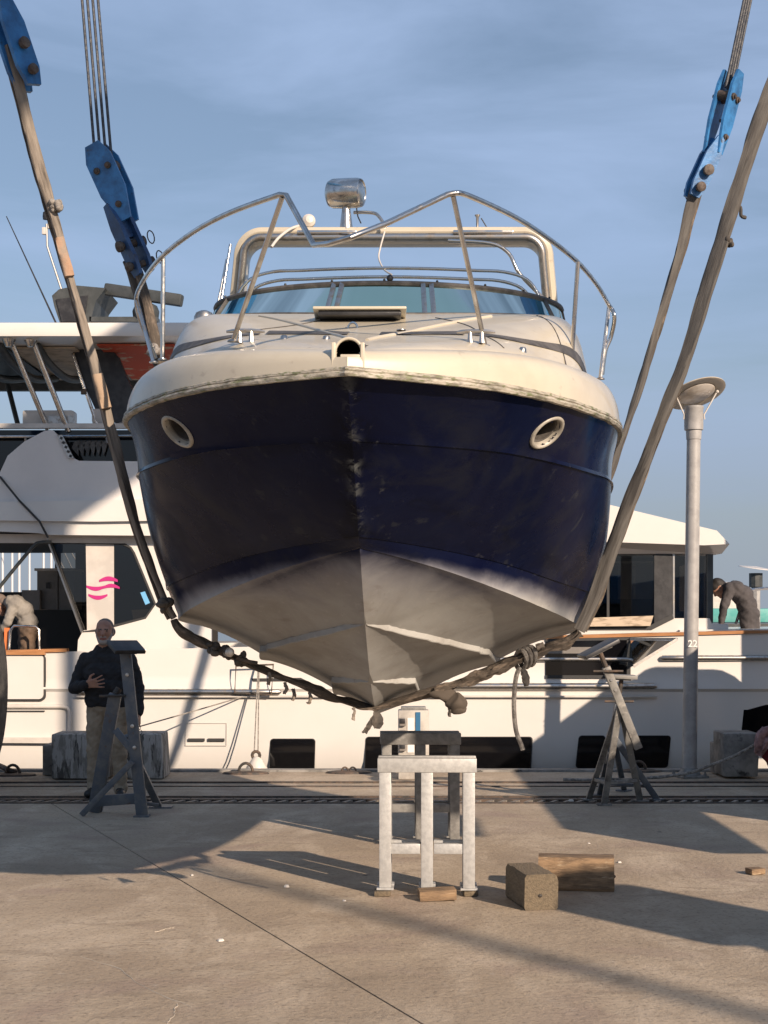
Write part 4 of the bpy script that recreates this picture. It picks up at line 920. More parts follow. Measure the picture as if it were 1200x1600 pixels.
# ================================================================ TRESTLES, TIMBER, STANDS
def trestle(c, yaw, w_, dp, h, m, label, top_plate=False):
    t = thing('support_trestle', c, label, 'trestle', 'steel support trestles under the boat')
    R = Matrix.Rotation(yaw, 3, 'Z'); c = V(c); L_ = lambda p: c + R @ V(p)
    tb = .072
    def bx(nm, p, s_, bev=.006): return mk(nm, MB().box(L_(p), s_, R, bev), M[m], t, smooth=30)
    for y in (-dp / 2, dp / 2):
        bx('top_beam', (0, y, h - .0425), (w_ + .02, tb + .004, .085))
        for x_ in (-w_ / 2 + tb / 2, 0.0, w_ / 2 - tb / 2):
            lg = bx('leg', (x_, y, (h - .085) / 2 + .006), (tb, tb - .004, h - .097))
            mk('foot_plate', MB().box(L_((x_, y, .006)), (tb + .03, tb + .02, .012), R, .002), M[m], lg, smooth=0)
        for x_ in (-w_ / 4 + .01, w_ / 4 - .01): bx('brace', (x_, y, .245), (w_ / 2 - tb * 1.4, tb - .02, .062))
    for x_ in (-w_ / 2 + tb / 2, w_ / 2 - tb / 2): bx('tie_bar', (x_, 0, h - .06), (tb - .006, dp - tb, .08))
    for x_ in (-w_ / 2 + tb / 2, w_ / 2 - tb / 2): bx('tie_bar', (x_, 0, .245), (tb - .02, dp - tb, .05))
    return t
d1 = 9.22
trestle((P(668, 1397, d1).x, d1 + .10, .035), -.03, .575, .15, .79, 'galv', 'bright galvanised steel trestle standing in the sun in front')
d2 = 11.35
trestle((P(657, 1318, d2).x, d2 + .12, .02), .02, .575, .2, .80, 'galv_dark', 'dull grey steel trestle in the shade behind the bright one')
def wedge(c, s_, yaw, m, label, cat='wood block', taper_=1.0, bev=.006, nm='wood_block', group=None):
    R = Matrix.Rotation(yaw, 3, 'Z'); mb = MB().box((0, 0, 0), s_, None, bev)
    vs = []
    for v in mb.v:
        q = V(v)
        if taper_ != 1 and q.z > 0: q.z *= (1 + (taper_ - 1) * (q.x / s_[0] + .5))
        q += V((noise.noise(q * 9 + V(c)), noise.noise(q * 9 + V((3, 1, 2))), noise.noise(q * 9 + V((7, 5, 2))))) * .006
        vs.append(tuple(R @ q + V(c) + V((0, 0, s_[2] / 2 + .004))))
    mb.v = vs; return tag(mk(nm, mb, M[m], smooth=30), label, cat, group)
gx = G(597, 1407); wedge((P(598, 1400, 9.2).x, 9.24, 0), (.10, .13, .03), 0, 'wood2', 'thin dark wood block under the left foot of the bright trestle', group='blocks under the trestle')
wedge((P(735, 1400, 9.2).x, 9.24, 0), (.085, .12, .03), .1, 'wood2', 'thin dark wood block under the right foot of the bright trestle', group='blocks under the trestle')
wedge((P(682, 1400, 9.15).x, 9.08, 0), (.22, .12, .06), .1, 'wood', 'small tapered wooden wedge before the middle leg of the trestle', taper_=.35 + .9)
wedge((P(708, 1322, d2).x, d2 + .0, 0), (.1, .14, .03), .2, 'wood2', 'little dark block under the rear trestle foot', group='blocks under the trestle')
# big timbers
A = G(822, 1423); A2 = G(873, 1420); 
def timber(c, yaw, s_, m, label):
    R = Matrix.Rotation(yaw, 3, 'Z'); t = thing('timber_baulk', c, label, 'timber', 'squared timber baulks on the ground')
    mb = MB(); nx = 10; rows = []
    w2, h = s_[0] / 2, s_[2]; cs = [(-w2, .02), (-w2, h - .02), (-w2 + .012, h), (w2 - .03, h), (w2 - .012, h - .006), (w2, h - .04), (w2, .012), (w2 - .01, 0), (-w2 + .01, 0)]
    for i in range(nx + 1):
        y = -s_[1] / 2 + s_[1] * i / nx; r = []
        for a, b_ in cs + cs[:1]:
            q = V((a, y, b_)); q += V((noise.noise(q * 11 + V(c)), noise.noise(q * 12), noise.noise(q * 10 + V((4, 4, 4))))) * .007; q.z = max(q.z, .001); r.append(V(c) + R @ q)
        rows.append(r)
    mb.grid(rows); k = len(cs) + 1
    mb.f.append(tuple(range(k - 2, -1, -1))); mb.mi.append(0); mb.f.append(tuple(nx * k + j for j in range(k - 1))); mb.mi.append(0)
    mk('beam', mb, M[m], t, smooth=40, recalc=True)
    y0 = -s_[1] / 2 - .003
    mk('knot', lumpy(MB().ball(V(c) + R @ V((-.01, y0 + .006, h * .40)), (.016, .008, .012), 14, 8), .005, 30), M['iron'], t, smooth=60)
    return t
timber((P(833, 1423, 8.85).x, 8.96, 0), .18, (.20, .42, .205), 'wood2', 'dark squared timber baulk with its cut end facing the camera')
timber((P(905, 1398, 9.3).x, 9.46, 0), PI / 2 - .12, (.20, .46, .205), 'wood', 'lighter brown timber baulk lying sideways behind the dark one')
wedge(G(1180, 1366) + V((0, 0, 0)), (.10, .09, .04), .3, 'wood', 'tiny wood offcut alone on the ground at far right', nm='wood_offcut')

def jack_stand(apex, top, feet, pad_n, pad_s, m, label, padm='black', post=.05, handle=True, lean=None, padrot=0.0):
    apex = V(apex); top = V(top); base_ = sum((V(f) for f in feet), V((0, 0, 0))) / len(feet)
    t = thing('boat_stand', base_, label, 'boat stand', 'steel boat stands on the quay')
    for i, f in enumerate(feet):
        f = V(f); lg = mk('leg', MB().bar(f + V((0, 0, .01)), apex + (f - apex) * (.02 * i), .056 if i < 2 else .05, .04, bev=.004), M[m], t, smooth=30)
        mk('foot', MB().box(f + V((0, 0, .007)), (.13, .11, .014), Matrix.Rotation(.4 * i, 3, 'Z'), .003), M[m], lg, smooth=0)
    for i in range(len(feet)):
        a = V(feet[i]).lerp(apex, .22); b_ = V(feet[(i + 1) % len(feet)]).lerp(apex, .22)
        mk('cross_brace', MB().bar(a, b_, .045, .03, ref=(0, 0, 1), bev=.003), M[m], t, smooth=30)
    lo = apex + (apex - top) * (.35 if lean is None else lean)
    mk('post', MB().bar(lo, top.lerp(apex, .3), post * 1.55, post * 1.4, bev=.005), M[m], t, smooth=30)
    sc_ = mk('screw', MB().tube([apex, top], post * .5, n=10), M['iron'], t)
    for k in range(3): 
        q = apex.lerp(top, .25 + .2 * k); mk('pin_hole', MB().lathe([(.014, 0), (.014, .006), (0, .006)], q + V((0, -post * .72 - .001, 0)), ax=(0, -1, 0), n=8), M['chrome_dull'], t)
    if handle:
        q = apex.lerp(top, .62); mk('handle', MB().tube([q + V((-.13, -.05, 0)), q + V((.13, -.05, 0))], .011, n=7), M['iron'], sc_)
    n = V(pad_n).normalized(); u = V((1, 0, 0)); u = (u - n * u.dot(n)).normalized(); u = Matrix.Rotation(padrot, 3, n) @ u; w_ = n.cross(u)
    pd = mk('pad', MB().box(top + n * .028, (pad_s[0], pad_s[1], .035), Matrix((u, w_, n)).transposed(), .006), M[padm], t, smooth=30)
    mk('pad_plate', MB().box(top + n * .004, (pad_s[0] * .6, pad_s[1] * .6, .014), Matrix((u, w_, n)).transposed(), .002), M[m], pd, smooth=0)
    return t
DL = 13.0
# left stand: tall A-frame with a leaning channel
L1 = thing('boat_stand', G(190, 1272), 'tall blue grey steel stand with tilted pad in front of the standing man', 'boat stand', 'steel boat stands on the quay')
def sbar(nm, a, b_, wd, th, m='standsteel', parent=L1, ref=(0, 1, 0)): return mk(nm, MB().bar(a, b_, wd, th, ref=ref, bev=.005), M[m], parent, smooth=30)
f1 = G(222, 1276); f2 = G(147, 1270); f3 = G(248, 1262); f4 = G(128, 1275)
tp = P(196, 1018, 12.95)
mc = sbar('main_channel', f1 + V((0, 0, .01)), tp, .095, .05)
mk('foot', MB().box(f1 + V((0, 0, .008)), (.13, .12, .016)), M['standsteel'], mc, smooth=0)
for q in (.42, .55, .86): mk('bolt', MB().lathe([(.016, 0), (.016, .012), (0, .014)], f1.lerp(tp, q) + V((0, -.028, 0)), ax=(0, -1, 0), n=8), M['chrome_dull'], mc)
fl = sbar('front_leg', f2 + V((0, 0, .01)), P(180, 1085, 12.95), .105, .06)
sbar('inner_flange', f2 + V((.05, .03, .01)), P(186, 1085, 12.98), .03, .05)
mk('screw', MB().tube([P(180, 1085, 12.98), P(186, 1076, 13.0)], .03, n=10), M['iron'], fl)
mk('handle', MB().tube([P(155, 1088, 12.9), P(196, 1087, 12.9)], .012, n=7), M['iron'], fl)
bl = sbar('back_leg', f3 + V((0, 0, .01)), P(196, 1150, 13.1), .06, .05); mk('foot', MB().box(f3 + V((.02, 0, .006)), (.20, .12, .012)), M['standsteel'], bl, smooth=0)
sbar('strap_leg', f4 + V((0, -.02, .01)), P(207, 1190, 12.85), .05, .02)
sbar('gusset', P(180, 1140, 12.99), P(212, 1180, 12.97), .06, .02)
sbar('tie_bar', P(150, 1252, 13.05), P(218, 1247, 13.05), .09, .05); sbar('tie_bar', P(210, 1254, 13.0), P(248, 1258, 13.1), .03, .02)
pn = V((.18, -.30, .85)).normalized(); u = V((1, 0, 0)); u = (u - pn * u.dot(pn)).normalized(); u = Matrix.Rotation(.5, 3, pn) @ u
pd = mk('pad', MB().box(P(197, 1011, 12.92), (.27, .22, .035), Matrix((u, pn.cross(u), pn)).transposed(), .006), M['black'], L1, smooth=30)
mk('pad_plate', MB().box(P(197, 1016, 12.93), (.15, .13, .02), Matrix((u, pn.cross(u), pn)).transposed(), .002), M['standsteel'], pd, smooth=0)
# the pair of stands on the right
jack_stand(P(969, 1098, 13.5), P(937, 1018, 13.45), [G(944, 1258), G(1000, 1252), G(920, 1250)], (-.42, -.10, .88), (.34, .25), 'standsteel2', 'grey stand with steeply tipped black pad beside the lamp post', padm='black', post=.045, lean=.9, padrot=.2)
jack_stand(P(958, 1150, 13.9), P(971, 1062, 13.9), [G(937, 1243), G(1026, 1250), G(975, 1236)], (0.05, -.02, 1), (.26, .20), 'standsteel', 'grey stand with flat level pad just behind the tipped one', padm='standsteel2', post=.04, lean=.5)

# ================================================================ LAMP POST
lb = P(1077, 1210, 16.2); lb.z = 0
lamp = thing('lamp_post', lb, 'grey lamp post with a round disc reflector and number 22', 'lamp post')
top = P(1084, 672, 16.2); 
mk('base_plate', MB().box(lb + V((0, 0, .012)), (.30, .30, .024), Matrix.Rotation(.3, 3, 'Z'), .004), M['galv_dark'], lamp)
mk('base_collar', MB().lathe([(.125, .02), (.115, .05), (.095, .07), (.088, .10)], lb, n=18), M['galv_dark'], lamp)
for k in range(4):
    a = .3 + PI / 4 + k * PI / 2; mk('anchor_bolt', MB().lathe([(.018, 0), (.018, .02), (.010, .022), (.010, .05), (0, .05)], lb + V((math.cos(a) * .17, math.sin(a) * .17, .024)), n=8), M['galv_dark'], lamp)
mk('pole', MB().tube([lb + V((0, 0, .02)), lb.lerp(top, .5) + V((0, 0, .0)), top], [.078, .075, .072], n=20), M['lamp'], lamp, smooth=50)
hd = mk('lamp_head', MB().lathe([(.078, -.10), (.082, -.02), (.082, -.001), (.098, 0), (.1, .03), (.1, .22), (.104, .225), (.104, .25), (.08, .25), (0, .24)], top + V((0, 0, 0)), n=24), M['lamp'], lamp, smooth=40)
dn = V((-.22, .36, .9)).normalized(); dc = P(1088, 614, 16.2)
dsk = mk('disc_reflector', MB().lathe([(0, .045), (.16, .035), (.28, .012), (.312, 0), (.314, -.010), (.30, -.012), (.21, -.010), (.20, -.004), (0, -.004)], dc, ax=dn, n=40), M['lampcap'], lamp, smooth=30)
mk('lens', MB().lathe([(.20, -.012), (.19, -.02), (0, -.03)], dc, ax=dn, n=30), M['lampglass'], dsk, smooth=40)
for sx in (-1, 1):
    mk('rod', MB().tube([top + V((sx * .11, -.02, .11)), top + V((sx * .105, -.02, .16)), dc + V((sx * .215, -.03, -.015 + sx * .03))], .008, n=6), M['whitetrim'], lamp)
    mk('rod_clip', MB().ball(dc + V((sx * .215, -.03, -.02 + sx * .03)), .018, 8, 6), M['whitetrim'], lamp)
def text(body, c, size, m, parent, name, rot=(PI / 2, 0, 0), ext=.001):
    cu = bpy.data.curves.new(name, 'FONT'); cu.body = body; cu.size = size; cu.extrude = ext; cu.offset = size * .02; cu.align_x = 'CENTER'; cu.align_y = 'CENTER'
    tmp = bpy.data.objects.new(name, cu); COL.objects.link(tmp); bpy.context.view_layer.update()
    me = bpy.data.meshes.new_from_object(tmp.evaluated_get(bpy.context.evaluated_depsgraph_get())); bpy.data.objects.remove(tmp)
    R = V(rot); mt = Matrix.Translation(V(c)) @ (Matrix.Rotation(rot[2], 4, 'Z') @ Matrix.Rotation(rot[1], 4, 'Y') @ Matrix.Rotation(rot[0], 4, 'X'))
    me.transform(mt); me.materials.clear(); me.materials.append(m); o = bpy.data.objects.new(name, me); put(o, parent); return o
text('22', P(1080, 1006, 16.2) + V((0, -.0785, 0)), .10, M['printwhite'], lamp, 'number')

# ================================================================ CONCRETE WEIGHTS, PEDESTAL, QUAY FITTINGS
def cblock(x0, x1, y0, y1, d, dp, m, label, slant=0):
    a = P(x0, y1, d); b_ = P(x1, y0, d); a.z = max(a.z, 0.0)
    mb = MB().box(((a.x + b_.x) / 2, d + dp / 2, (a.z + b_.z) / 2), (b_.x - a.x, dp, b_.z - a.z), None, .02)
    if slant: mb.v = [(v[0] + slant * (1 if v[0] > (a.x + b_.x) / 2 else -.3) * (b_.z - v[2]), v[1], v[2]) for v in mb.v]
    return tag(mk('concrete_block', mb, M[m], smooth=30), label, 'concrete block', 'concrete mooring weights on the quay')
cblock(80, 168, 1147, 1217, 15.9, .5, 'concrete_streak', 'paint streaked concrete weight left of the standing man')
cblock(66, 92, 1164, 1212, 16.3, .35, 'concrete', 'small grey concrete weight at the far left, half hidden')
cblock(196, 252, 1147, 1217, 15.95, .5, 'concrete_streak', 'paint streaked concrete weight right of the standing man', .06)
cblock(1130, 1188, 1146, 1214, 16.0, .5, 'concrete', 'grey concrete weight at the right picture edge', -.05)
cblock(1118, 1140, 1161, 1210, 16.4, .3, 'concrete', 'low grey weight tucked behind the right hand weight')
# power pedestal seen behind the rear trestle
pb = P(646, 1215, 16.1); pb.z = 0
pe = thing('service_pedestal', pb, 'beige power pedestal with blue panel behind the trestles', 'pedestal')
mk('cabinet', MB().box(pb + V((0, 0, .36)), (.32, .25, .72), None, .015), M['pedestal'], pe)
mk('cap', MB().box(pb + V((0, 0, .735)), (.26, .2, .035), None, .01), M['galv_dark'], pe)
mk('blue_panel', MB().box(pb + V((.045, -.128, .50)), (.05, .012, .40)), M['pedblue'], pe)
mk('white_panel', MB().box(pb + V((-.03, -.128, .46)), (.07, .012, .36)), M['printwhite'], pe)
for k in range(4):
    so_ = mk('socket', MB().box(pb + V((-.115, -.15, .60 - k * .13)), (.07, .05, .085), None, .012), M['cabinet'], pe); mk('socket_lid', MB().box(pb + V((-.115, -.178, .61 - k * .13)), (.05, .012, .05), None, .004), M['black'], so_)
mk('roof_plate', MB().box(P(653, 1147, 11.6), (.25, .2, .03), None, .005), M['black'], pe)
# ring plates on the quay edge
def ring_plate(px, py, n, label):
    c = G(px, py); t = thing('mooring_ring', c, label, 'mooring ring', 'iron mooring rings on the quay edge')
    mk('plate', MB().lathe([(0, 0), (.16, 0), (.15, .018), (.1, .028), (0, .028)], c, n=20, sc=(1.6, .8)), M['iron'], t)
    for k in range(n):
        x_ = (k - (n - 1) / 2) * .085; r = .075 if n == 1 else .035
        mk('ring', MB().tube([c + V((x_ + r * math.cos(a), .0, .02 + r * 1.25 * math.sin(a))) for a in [PI * q / 10 for q in range(11)]], .016 if n == 1 else .009, n=7), M['iron'], t)
ring_plate(384, 1209, 1, 'round iron mooring ring on a plate beneath the ladder frame')
ring_plate(545, 1208, 2, 'twin small iron loops on a plate left of the trestles')
ring_plate(998, 1206, 1, 'flat iron mooring plate behind the right stands')
ring_plate(20, 1212, 1, 'iron mooring plate at the left edge beside the tyre')
tag(mk('mooring_chain', MB().tube(smooth_path([G(26, 1211) + V((0, 0, .03)), P(12, 1203, 16.4), P(0, 1197, 16.6), P(-60, 1175, 17.6)], 5), .03, n=7), M['iron']), 'dark chain running off the left edge to a mooring plate', 'chain')
# mooring line on the right and the red bundle it is tied to
tag(mk('mooring_rope', MB().tube(smooth_path([G(880, 1220) + V((0, 0, .012)), G(960, 1221) + V((0, 0, .012)), G(1020, 1217) + V((0, 0, .012)), P(1075, 1208, 15.95), P(1110, 1196, 15.8), P(1150, 1180, 15.7), P(1186, 1160, 15.6)], 6), .017, n=7), M['rope']), 'slack grey mooring rope past the lamp post foot', 'rope')
bd = thing('red_bundle', P(1196, 1195, 15.6), 'dark red cloth bundle cut by the right picture edge', 'bundle')
mk('bag', lumpy(MB().ball(P(1212, 1177, 15.6), (.16, .15, .15), 26, 18), .05, 7), M['redbag'], bd, smooth=60)
mb = MB(); rn = random.Random(4)
for k in range(7):
    p0 = P(1184 + rn.uniform(0, 6), 1172 + rn.uniform(-8, 12), 15.5); p1 = P(1196 + rn.uniform(0, 14), 1148 + rn.uniform(-12, 22), 15.5 + rn.uniform(-.08, .08)); mb.ribbon(smooth_path([p0, p0.lerp(p1, .5) + V((rn.uniform(-.06, .02), -.05, rn.uniform(-.02, .06))), p1], 5), rn.uniform(.05, .09), .045, rn.uniform(0, 2), k, .02, 16)
mk('knotted_cloth', mb, M['pinkrope'], bd, smooth=60)
tag(mk('mooring_line', MB().tube([P(208, 1138, 16.9), P(300, 1112, 17.5), P(392, 1085, 18.0)], .008, n=5), M['rope']), 'thin taut line from the quay up to the white yacht', 'rope')

# ================================================================ THE WHITE MOTOR YACHT ALONGSIDE
DY = 17.95                                      # distance of the yacht's side
def X(px, d=DY): return (px - 600.0) * d / FPX
def Zp(py, d=DY): return CH - (py - HOR) * d / FPX
def PX(pts, d=DY): return [(X(a, d), Zp(b_, d)) for a, b_ in pts]
YA = thing('motor_yacht', (0, DY + 2, -1.0), 'large white motor yacht with flybridge moored alongside the quay', 'yacht')
def rail_z(x_): return Zp(1021) + (x_ - X(0)) / (X(1200) - X(0)) * (Zp(989) - Zp(1021))
def side_y(x_, z):
    y = DY + 0.02 * max(0, .85 - z) + 0.55 * max(0, .1 - z) ** 1.5
    if x_ > 4.2: y += 0.02 * (x_ - 4.2) ** 2.2
    return y
rows = []
xs = [-9 + i * .25 for i in range(81)]
for x_ in xs:
    zt = rail_z(x_); col_ = [zt, zt - .15, zt - .3, .95, .86, .855, .82, .6, .4, .2, 0, -.2, -.5, -.9, -1.5]
    rows.append([V((x_, side_y(x_, z) - (0.03 if (abs(z - .86) < .02) else 0), z)) for z in col_])
hb = MB().grid(rows)
# deck, far side and stern
d_rows = [[V((x_, side_y(x_, 1.2), rail_z(x_) - .0)), V((x_, side_y(x_, 1.2) + .08, rail_z(x_) - .0)), V((x_, side_y(x_, 1.2) + .09, .52)), V((x_, 22.4, .52)), V((x_, 22.42, rail_z(x_))), V((x_, 22.5, rail_z(x_))), V((x_, 22.5, -1.5))] for x_ in xs]
hb.grid(d_rows)
e = [V((xs[0], DY, -1.5)), V((xs[0], DY, .6)), V((xs[0], 22.5, .6)), V((xs[0], 22.5, -1.5))]; hb.add(e, [(0, 1, 2, 3)])
yh = mk('hull', hb, M['white'], YA, smooth=30)
def ypart(nm, mb, m, smooth=0, parent=YA): return mk(nm, mb, M[m], parent, smooth=smooth)
def yprism(nm, pts, y0, y1, m, d=DY, parent=YA, smooth=0): return mk(nm, MB().prism(PX(pts, d), y0, y1), M[m], parent, smooth=smooth, recalc=True)
def rrect(x0, y0, x1, y1, r, sk=0.0):
    o = []
    for cx, cy, a0 in ((x1 - r, y0 + r, -90), (x1 - r, y1 - r, 0), (x0 + r, y1 - r, 90), (x0 + r, y0 + r, 180)):
        for k in range(5):
            a = math.radians(a0 + k * 22.5); px = cx + r * math.cos(a); py = cy + r * math.sin(a); o.append((px - sk * (py - y0), py))
    return o
# teak cap rail
for a, b_ in ((-9.0, X(105)), (X(420), 9.0)):
    k = 24; rw_ = []
    for i in range(k + 1):
        x_ = a + (b_ - a) * i / k; y = side_y(x_, 1.2); z = rail_z(x_); rw_.append([V((x_, y - .025, z - .002)), V((x_, y - .028, z + .035)), V((x_, y + .1, z + .04)), V((x_, y + .1, z - .002))])
    ypart('cap_rail', MB().grid(rw_), 'teak', 30)
# lower hull windows
for q in ((423, 1155, 492, 1207, 5, .03), (572, 1152, 641, 1206, 5, .03), (648, 1152, 709, 1206, 5, .03), (716, 1152, 831, 1205, 5, .05), (905, 1150, 946, 1200, 5, .1), (989, 1150, 1048, 1199, 5, .1), (1163, 1101, 1250, 1147, 5, .1)):
    p = rrect(*q); xm = X((q[0] + q[2]) / 2); y = side_y(xm, .3)
    wf = yprism('hull_window', p, y - .008, y + .03, 'blackglass')
    cx, cy = (q[0] + q[2]) / 2, (q[1] + q[3]) / 2
    mk('window_gasket', MB().prism(PX([((a - cx) * 1.03 + cx, (b_ - cy) * 1.035 + cy) for a, b_ in p]), y - .003, y + .02), M['seam'], wf, smooth=0, recalc=True)
# big side window with a hinged glass flap
wd = yprism('side_window', [(852, 1001), (982, 999), (982, 1057), (852, 1058)], DY - .012, DY + .05, 'blackglass')
for p in ([(852, 998), (985, 996), (985, 1000), (852, 1002)], [(979, 999), (985, 999), (985, 1058), (979, 1058)], [(852, 1055), (985, 1055), (985, 1060), (852, 1060)]):
    mk('window_frame', MB().prism(PX(p), DY - .02, DY + .03), M['seam'], wd, smooth=0, recalc=True)
mk('inside_sill', MB().prism(PX([(852, 1011), (925, 1011), (915, 1021), (852, 1021)]), DY - .016, DY - .0125), M['cabinet'], wd, smooth=0, recalc=True)
fq = [P(985, 999, DY - .03), P(1058, 999, DY - .5), P(990, 1041, DY - .55), P(980, 1041, DY - .05)]
fl = ypart('window_flap', MB().add(fq, [(0, 1, 2, 3)]), 'paleglass')
for a, b_ in ((fq[1], fq[2]), (fq[0], fq[1])): mk('flap_frame', MB().bar(a, b_, .035, .02), M['chrome_dull'], fl)
# rubbing strakes
def strake(x0, x1, py, r, dy=.0, tip=True, m='chrome_dull'):
    a = V((X(x0), side_y(X(x0), Zp(py)) - r - dy, Zp(py))); b_ = V((X(x1), side_y(X(x1), Zp(py)) - r - dy, Zp(py)))
    pts = resample([a, b_], 16); rs_ = [r] * 16
    if tip: rs_[0] = r * .35; rs_[-1] = r * .35; pts[1] = a.lerp(b_, .012); pts[-2] = a.lerp(b_, .988)
    return ypart('rubbing_strake', MB().tube(pts, rs_, n=10), m, 50)
strake(118, 440, 1081, .034); strake(530, 1026, 1072, .038); strake(1031, 1300, 1028, .032); strake(700, 1003, 1030, .026)
ypart('rubbing_ledge', MB().box(((X(118) + X(1026)) / 2, DY - .02, Zp(1088)), (X(1026) - X(118), .06, .02)), 'whitetrim')
# gate panel and recess on the left
gp = rrect(-30, 1022, 69, 1092, 7); gw = yprism('bulwark_gate', gp, DY - .05, DY + .02, 'white')
gp2 = rrect(-30, 1022, 72, 1095, 8); mk('gate_seam', MB().prism(PX(gp2), DY - .025, DY + .01), M['seam'], gw, smooth=0, recalc=True)
yprism('gate_cap', [(-30, 1016), (72, 1016), (72, 1023), (-30, 1023)], DY - .08, DY + .12, 'teak')
pts = [(-40, 1104), (98, 1104), (106, 1106), (109, 1112), (109, 1146)]
ypart('recess_lip', MB().tube([V((X(a), DY - .012, Zp(b_))) for a, b_ in pts], .026, n=8), 'whitetrim', 50)
ypart('recess_slot', MB().box((X(35), DY - .005, Zp(1111)), (X(70) - X(0), .02, .012)), 'seam')
yprism('step_ledge', [(-40, 1152), (130, 1153), (130, 1161), (-40, 1160)], DY - .06, DY, 'whitetrim')
# vent slots
for x0 in (294, 325): ypart('vent_slot', MB().box((X(x0 + 13), DY - .004, Zp(1156)), (X(x0 + 26) - X(x0), .02, .035), None, .005), 'seam')
for a, b_ in (((290, 1130), (354, 1130)), ((354, 1130), (354, 1165)), ((290, 1165), (354, 1165)), ((290, 1130), (290, 1165))):
    ypart('panel_seam', MB().bar(V((X(a[0]), DY - .001, Zp(a[1]))), V((X(b_[0]), DY - .001, Zp(b_[1]))), .005, .004), 'whitetrim')
ypart('drain_fitting', MB().lathe([(.028, 0), (.028, .012), (.016, .016), (0, .004)], (X(225), DY, Zp(1017)), ax=(0, -1, 0), n=12), 'chrome_dull', 40)
# hanging ladder frame, tackle
lf = ypart('ladder_frame', MB().tube([V((X(a), DY - .10, Zp(b_))) for a, b_ in ((368, 1082), (370, 1040), (428, 1038), (425, 1085))], .013, n=6, closed=True), 'iron')
tk = thing('hanging_fender', P(400, 1195, 17.4), 'white cone shaped fender hanging on two thin ropes at the yacht side', 'fender')
for dx in (-3, 3): mk('rope', MB().tube([P(404 + dx * .2, 1040, DY - .08), P(400 + dx, 1178, 17.4)], .008, n=5), M['rope'], tk)
mk('body', MB().lathe([(0, -.12), (.13, -.11), (.12, -.02), (.05, .08), (.03, .10)], P(401, 1196, 17.4), n=16), M['whitetrim'], tk)
mk('eye', MB().tube([P(400 + 6 * math.cos(a), 1180 + 6 * math.sin(a), 17.4) for a in [2 * PI * k / 10 for k in range(10)]], .018, n=6, closed=True), M['iron'], tk)
yprism('louvre', [(392, 1060), (470, 1059), (480, 1064), (396, 1065)], DY - .01, DY + .01, 'seam')

# ---- saloon, left part
S0_ = DY + .42
wl_ = [(196, 849), (330, 849), (330, 1030), (120, 1030), (122, 1000), (130, 985), (152, 984), (226, 964), (241, 943), (208, 863), (203, 854)]
yprism('saloon_wall', wl_, S0_, S0_ + .08, 'white', S0_)
yprism('roof_beam', [(-120, 834), (330, 836), (330, 850), (-120, 847)], S0_ - .02, S0_ + .12, 'whitetrim', S0_)
gl = yprism('saloon_window', [(80, 848), (190, 849), (204, 856), (209, 864), (242, 944), (227, 965), (152, 985), (129, 987)], S0_ + .03, S0_ + .04, 'saloonglass', S0_)
gp_ = [(80, 848), (190, 849), (204, 856), (209, 864), (242, 944), (227, 965), (152, 985), (129, 987)]
mk('window_frame', MB().tube([V((X(a, S0_), S0_ + .0, Zp(b_, S0_))) for a, b_ in gp_], .016, n=6, closed=True), M['seam'], gl)
ypart('door_frame', MB().bar(P(74, 842, S0_ - .06), P(128, 988, S0_ - .06), .02, .03), 'chrome_dull')
ypart('grab_bar', MB().tube(smooth_path([P(-10, 930, S0_ - .1), P(5, 910, S0_ - .1), P(50, 856, S0_ - .1), P(62, 848, S0_ - .1), P(80, 847, S0_ - .1)], 4), .022, n=8), 'radar', 50)
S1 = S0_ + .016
wp = yprism('reflection_panel', [(134, 846), (178, 846), (178, 990), (136, 990)], S1, S1 + .008, 'whitetrim', S1)  # solid white panel outside the glass, standing in for a bright reflection
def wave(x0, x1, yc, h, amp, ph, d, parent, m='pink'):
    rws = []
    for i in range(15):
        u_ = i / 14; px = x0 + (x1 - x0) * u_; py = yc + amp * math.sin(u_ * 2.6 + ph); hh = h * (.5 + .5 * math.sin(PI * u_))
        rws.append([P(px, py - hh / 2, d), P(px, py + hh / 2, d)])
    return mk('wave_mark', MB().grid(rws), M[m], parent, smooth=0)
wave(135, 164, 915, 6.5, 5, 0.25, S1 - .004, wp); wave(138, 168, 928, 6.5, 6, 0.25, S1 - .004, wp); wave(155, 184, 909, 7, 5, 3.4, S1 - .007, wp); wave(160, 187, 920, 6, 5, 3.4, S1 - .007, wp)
ypart('inner_post', MB().box(P(206, 920, S1 + .3), (.42, .1, 1.2)), 'interior')
yprism('seat_back', [(203, 953), (236, 951), (232, 968), (208, 978)], S1 + .1, S1 + .3, 'beige', S1)
wpst = yprism('window_sticker', [(219, 926), (226, 924), (234, 942), (227, 945)], S0_ + .012, S0_ + .024, 'stickerblue', S0_)
ypart('small_wood_box', MB().box(P(188, 974, S0_ + .3), (.08, .06, .05), None, .006), 'teak')
# interior beyond the doorway
S2 = S0_ + 2.2
cb1 = yprism('cabinet', [(58, 891), (90, 891), (90, 952), (58, 952)], S2, S2 + .5, 'cabinet', S2); yprism('cabinet', [(34, 922), (62, 922), (62, 956), (34, 956)], S2 - .1, S2 + .4, 'cabinet', S2 - .1)
yprism('cabinet', [(91, 892), (116, 892), (116, 953), (91, 953)], S2 + .02, S2 + .52, 'cabinet', S2)
mk('cabinet_top', MB().prism(PX([(55, 888), (118, 888), (118, 892), (55, 892)], S2), S2 - .05, S2 + .56), M['whitetrim'], cb1, smooth=0, recalc=True)
mk('drawer_pull', MB().box(P(75, 915, S2 - .02), (.05, .03, .08)), M['black'], cb1, smooth=0)
S3 = 22.2
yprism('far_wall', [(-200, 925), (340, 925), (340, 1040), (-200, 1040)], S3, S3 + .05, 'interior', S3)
yprism('far_wall', [(-200, 820), (340, 820), (340, 862), (-200, 862)], S3, S3 + .05, 'interior', S3)
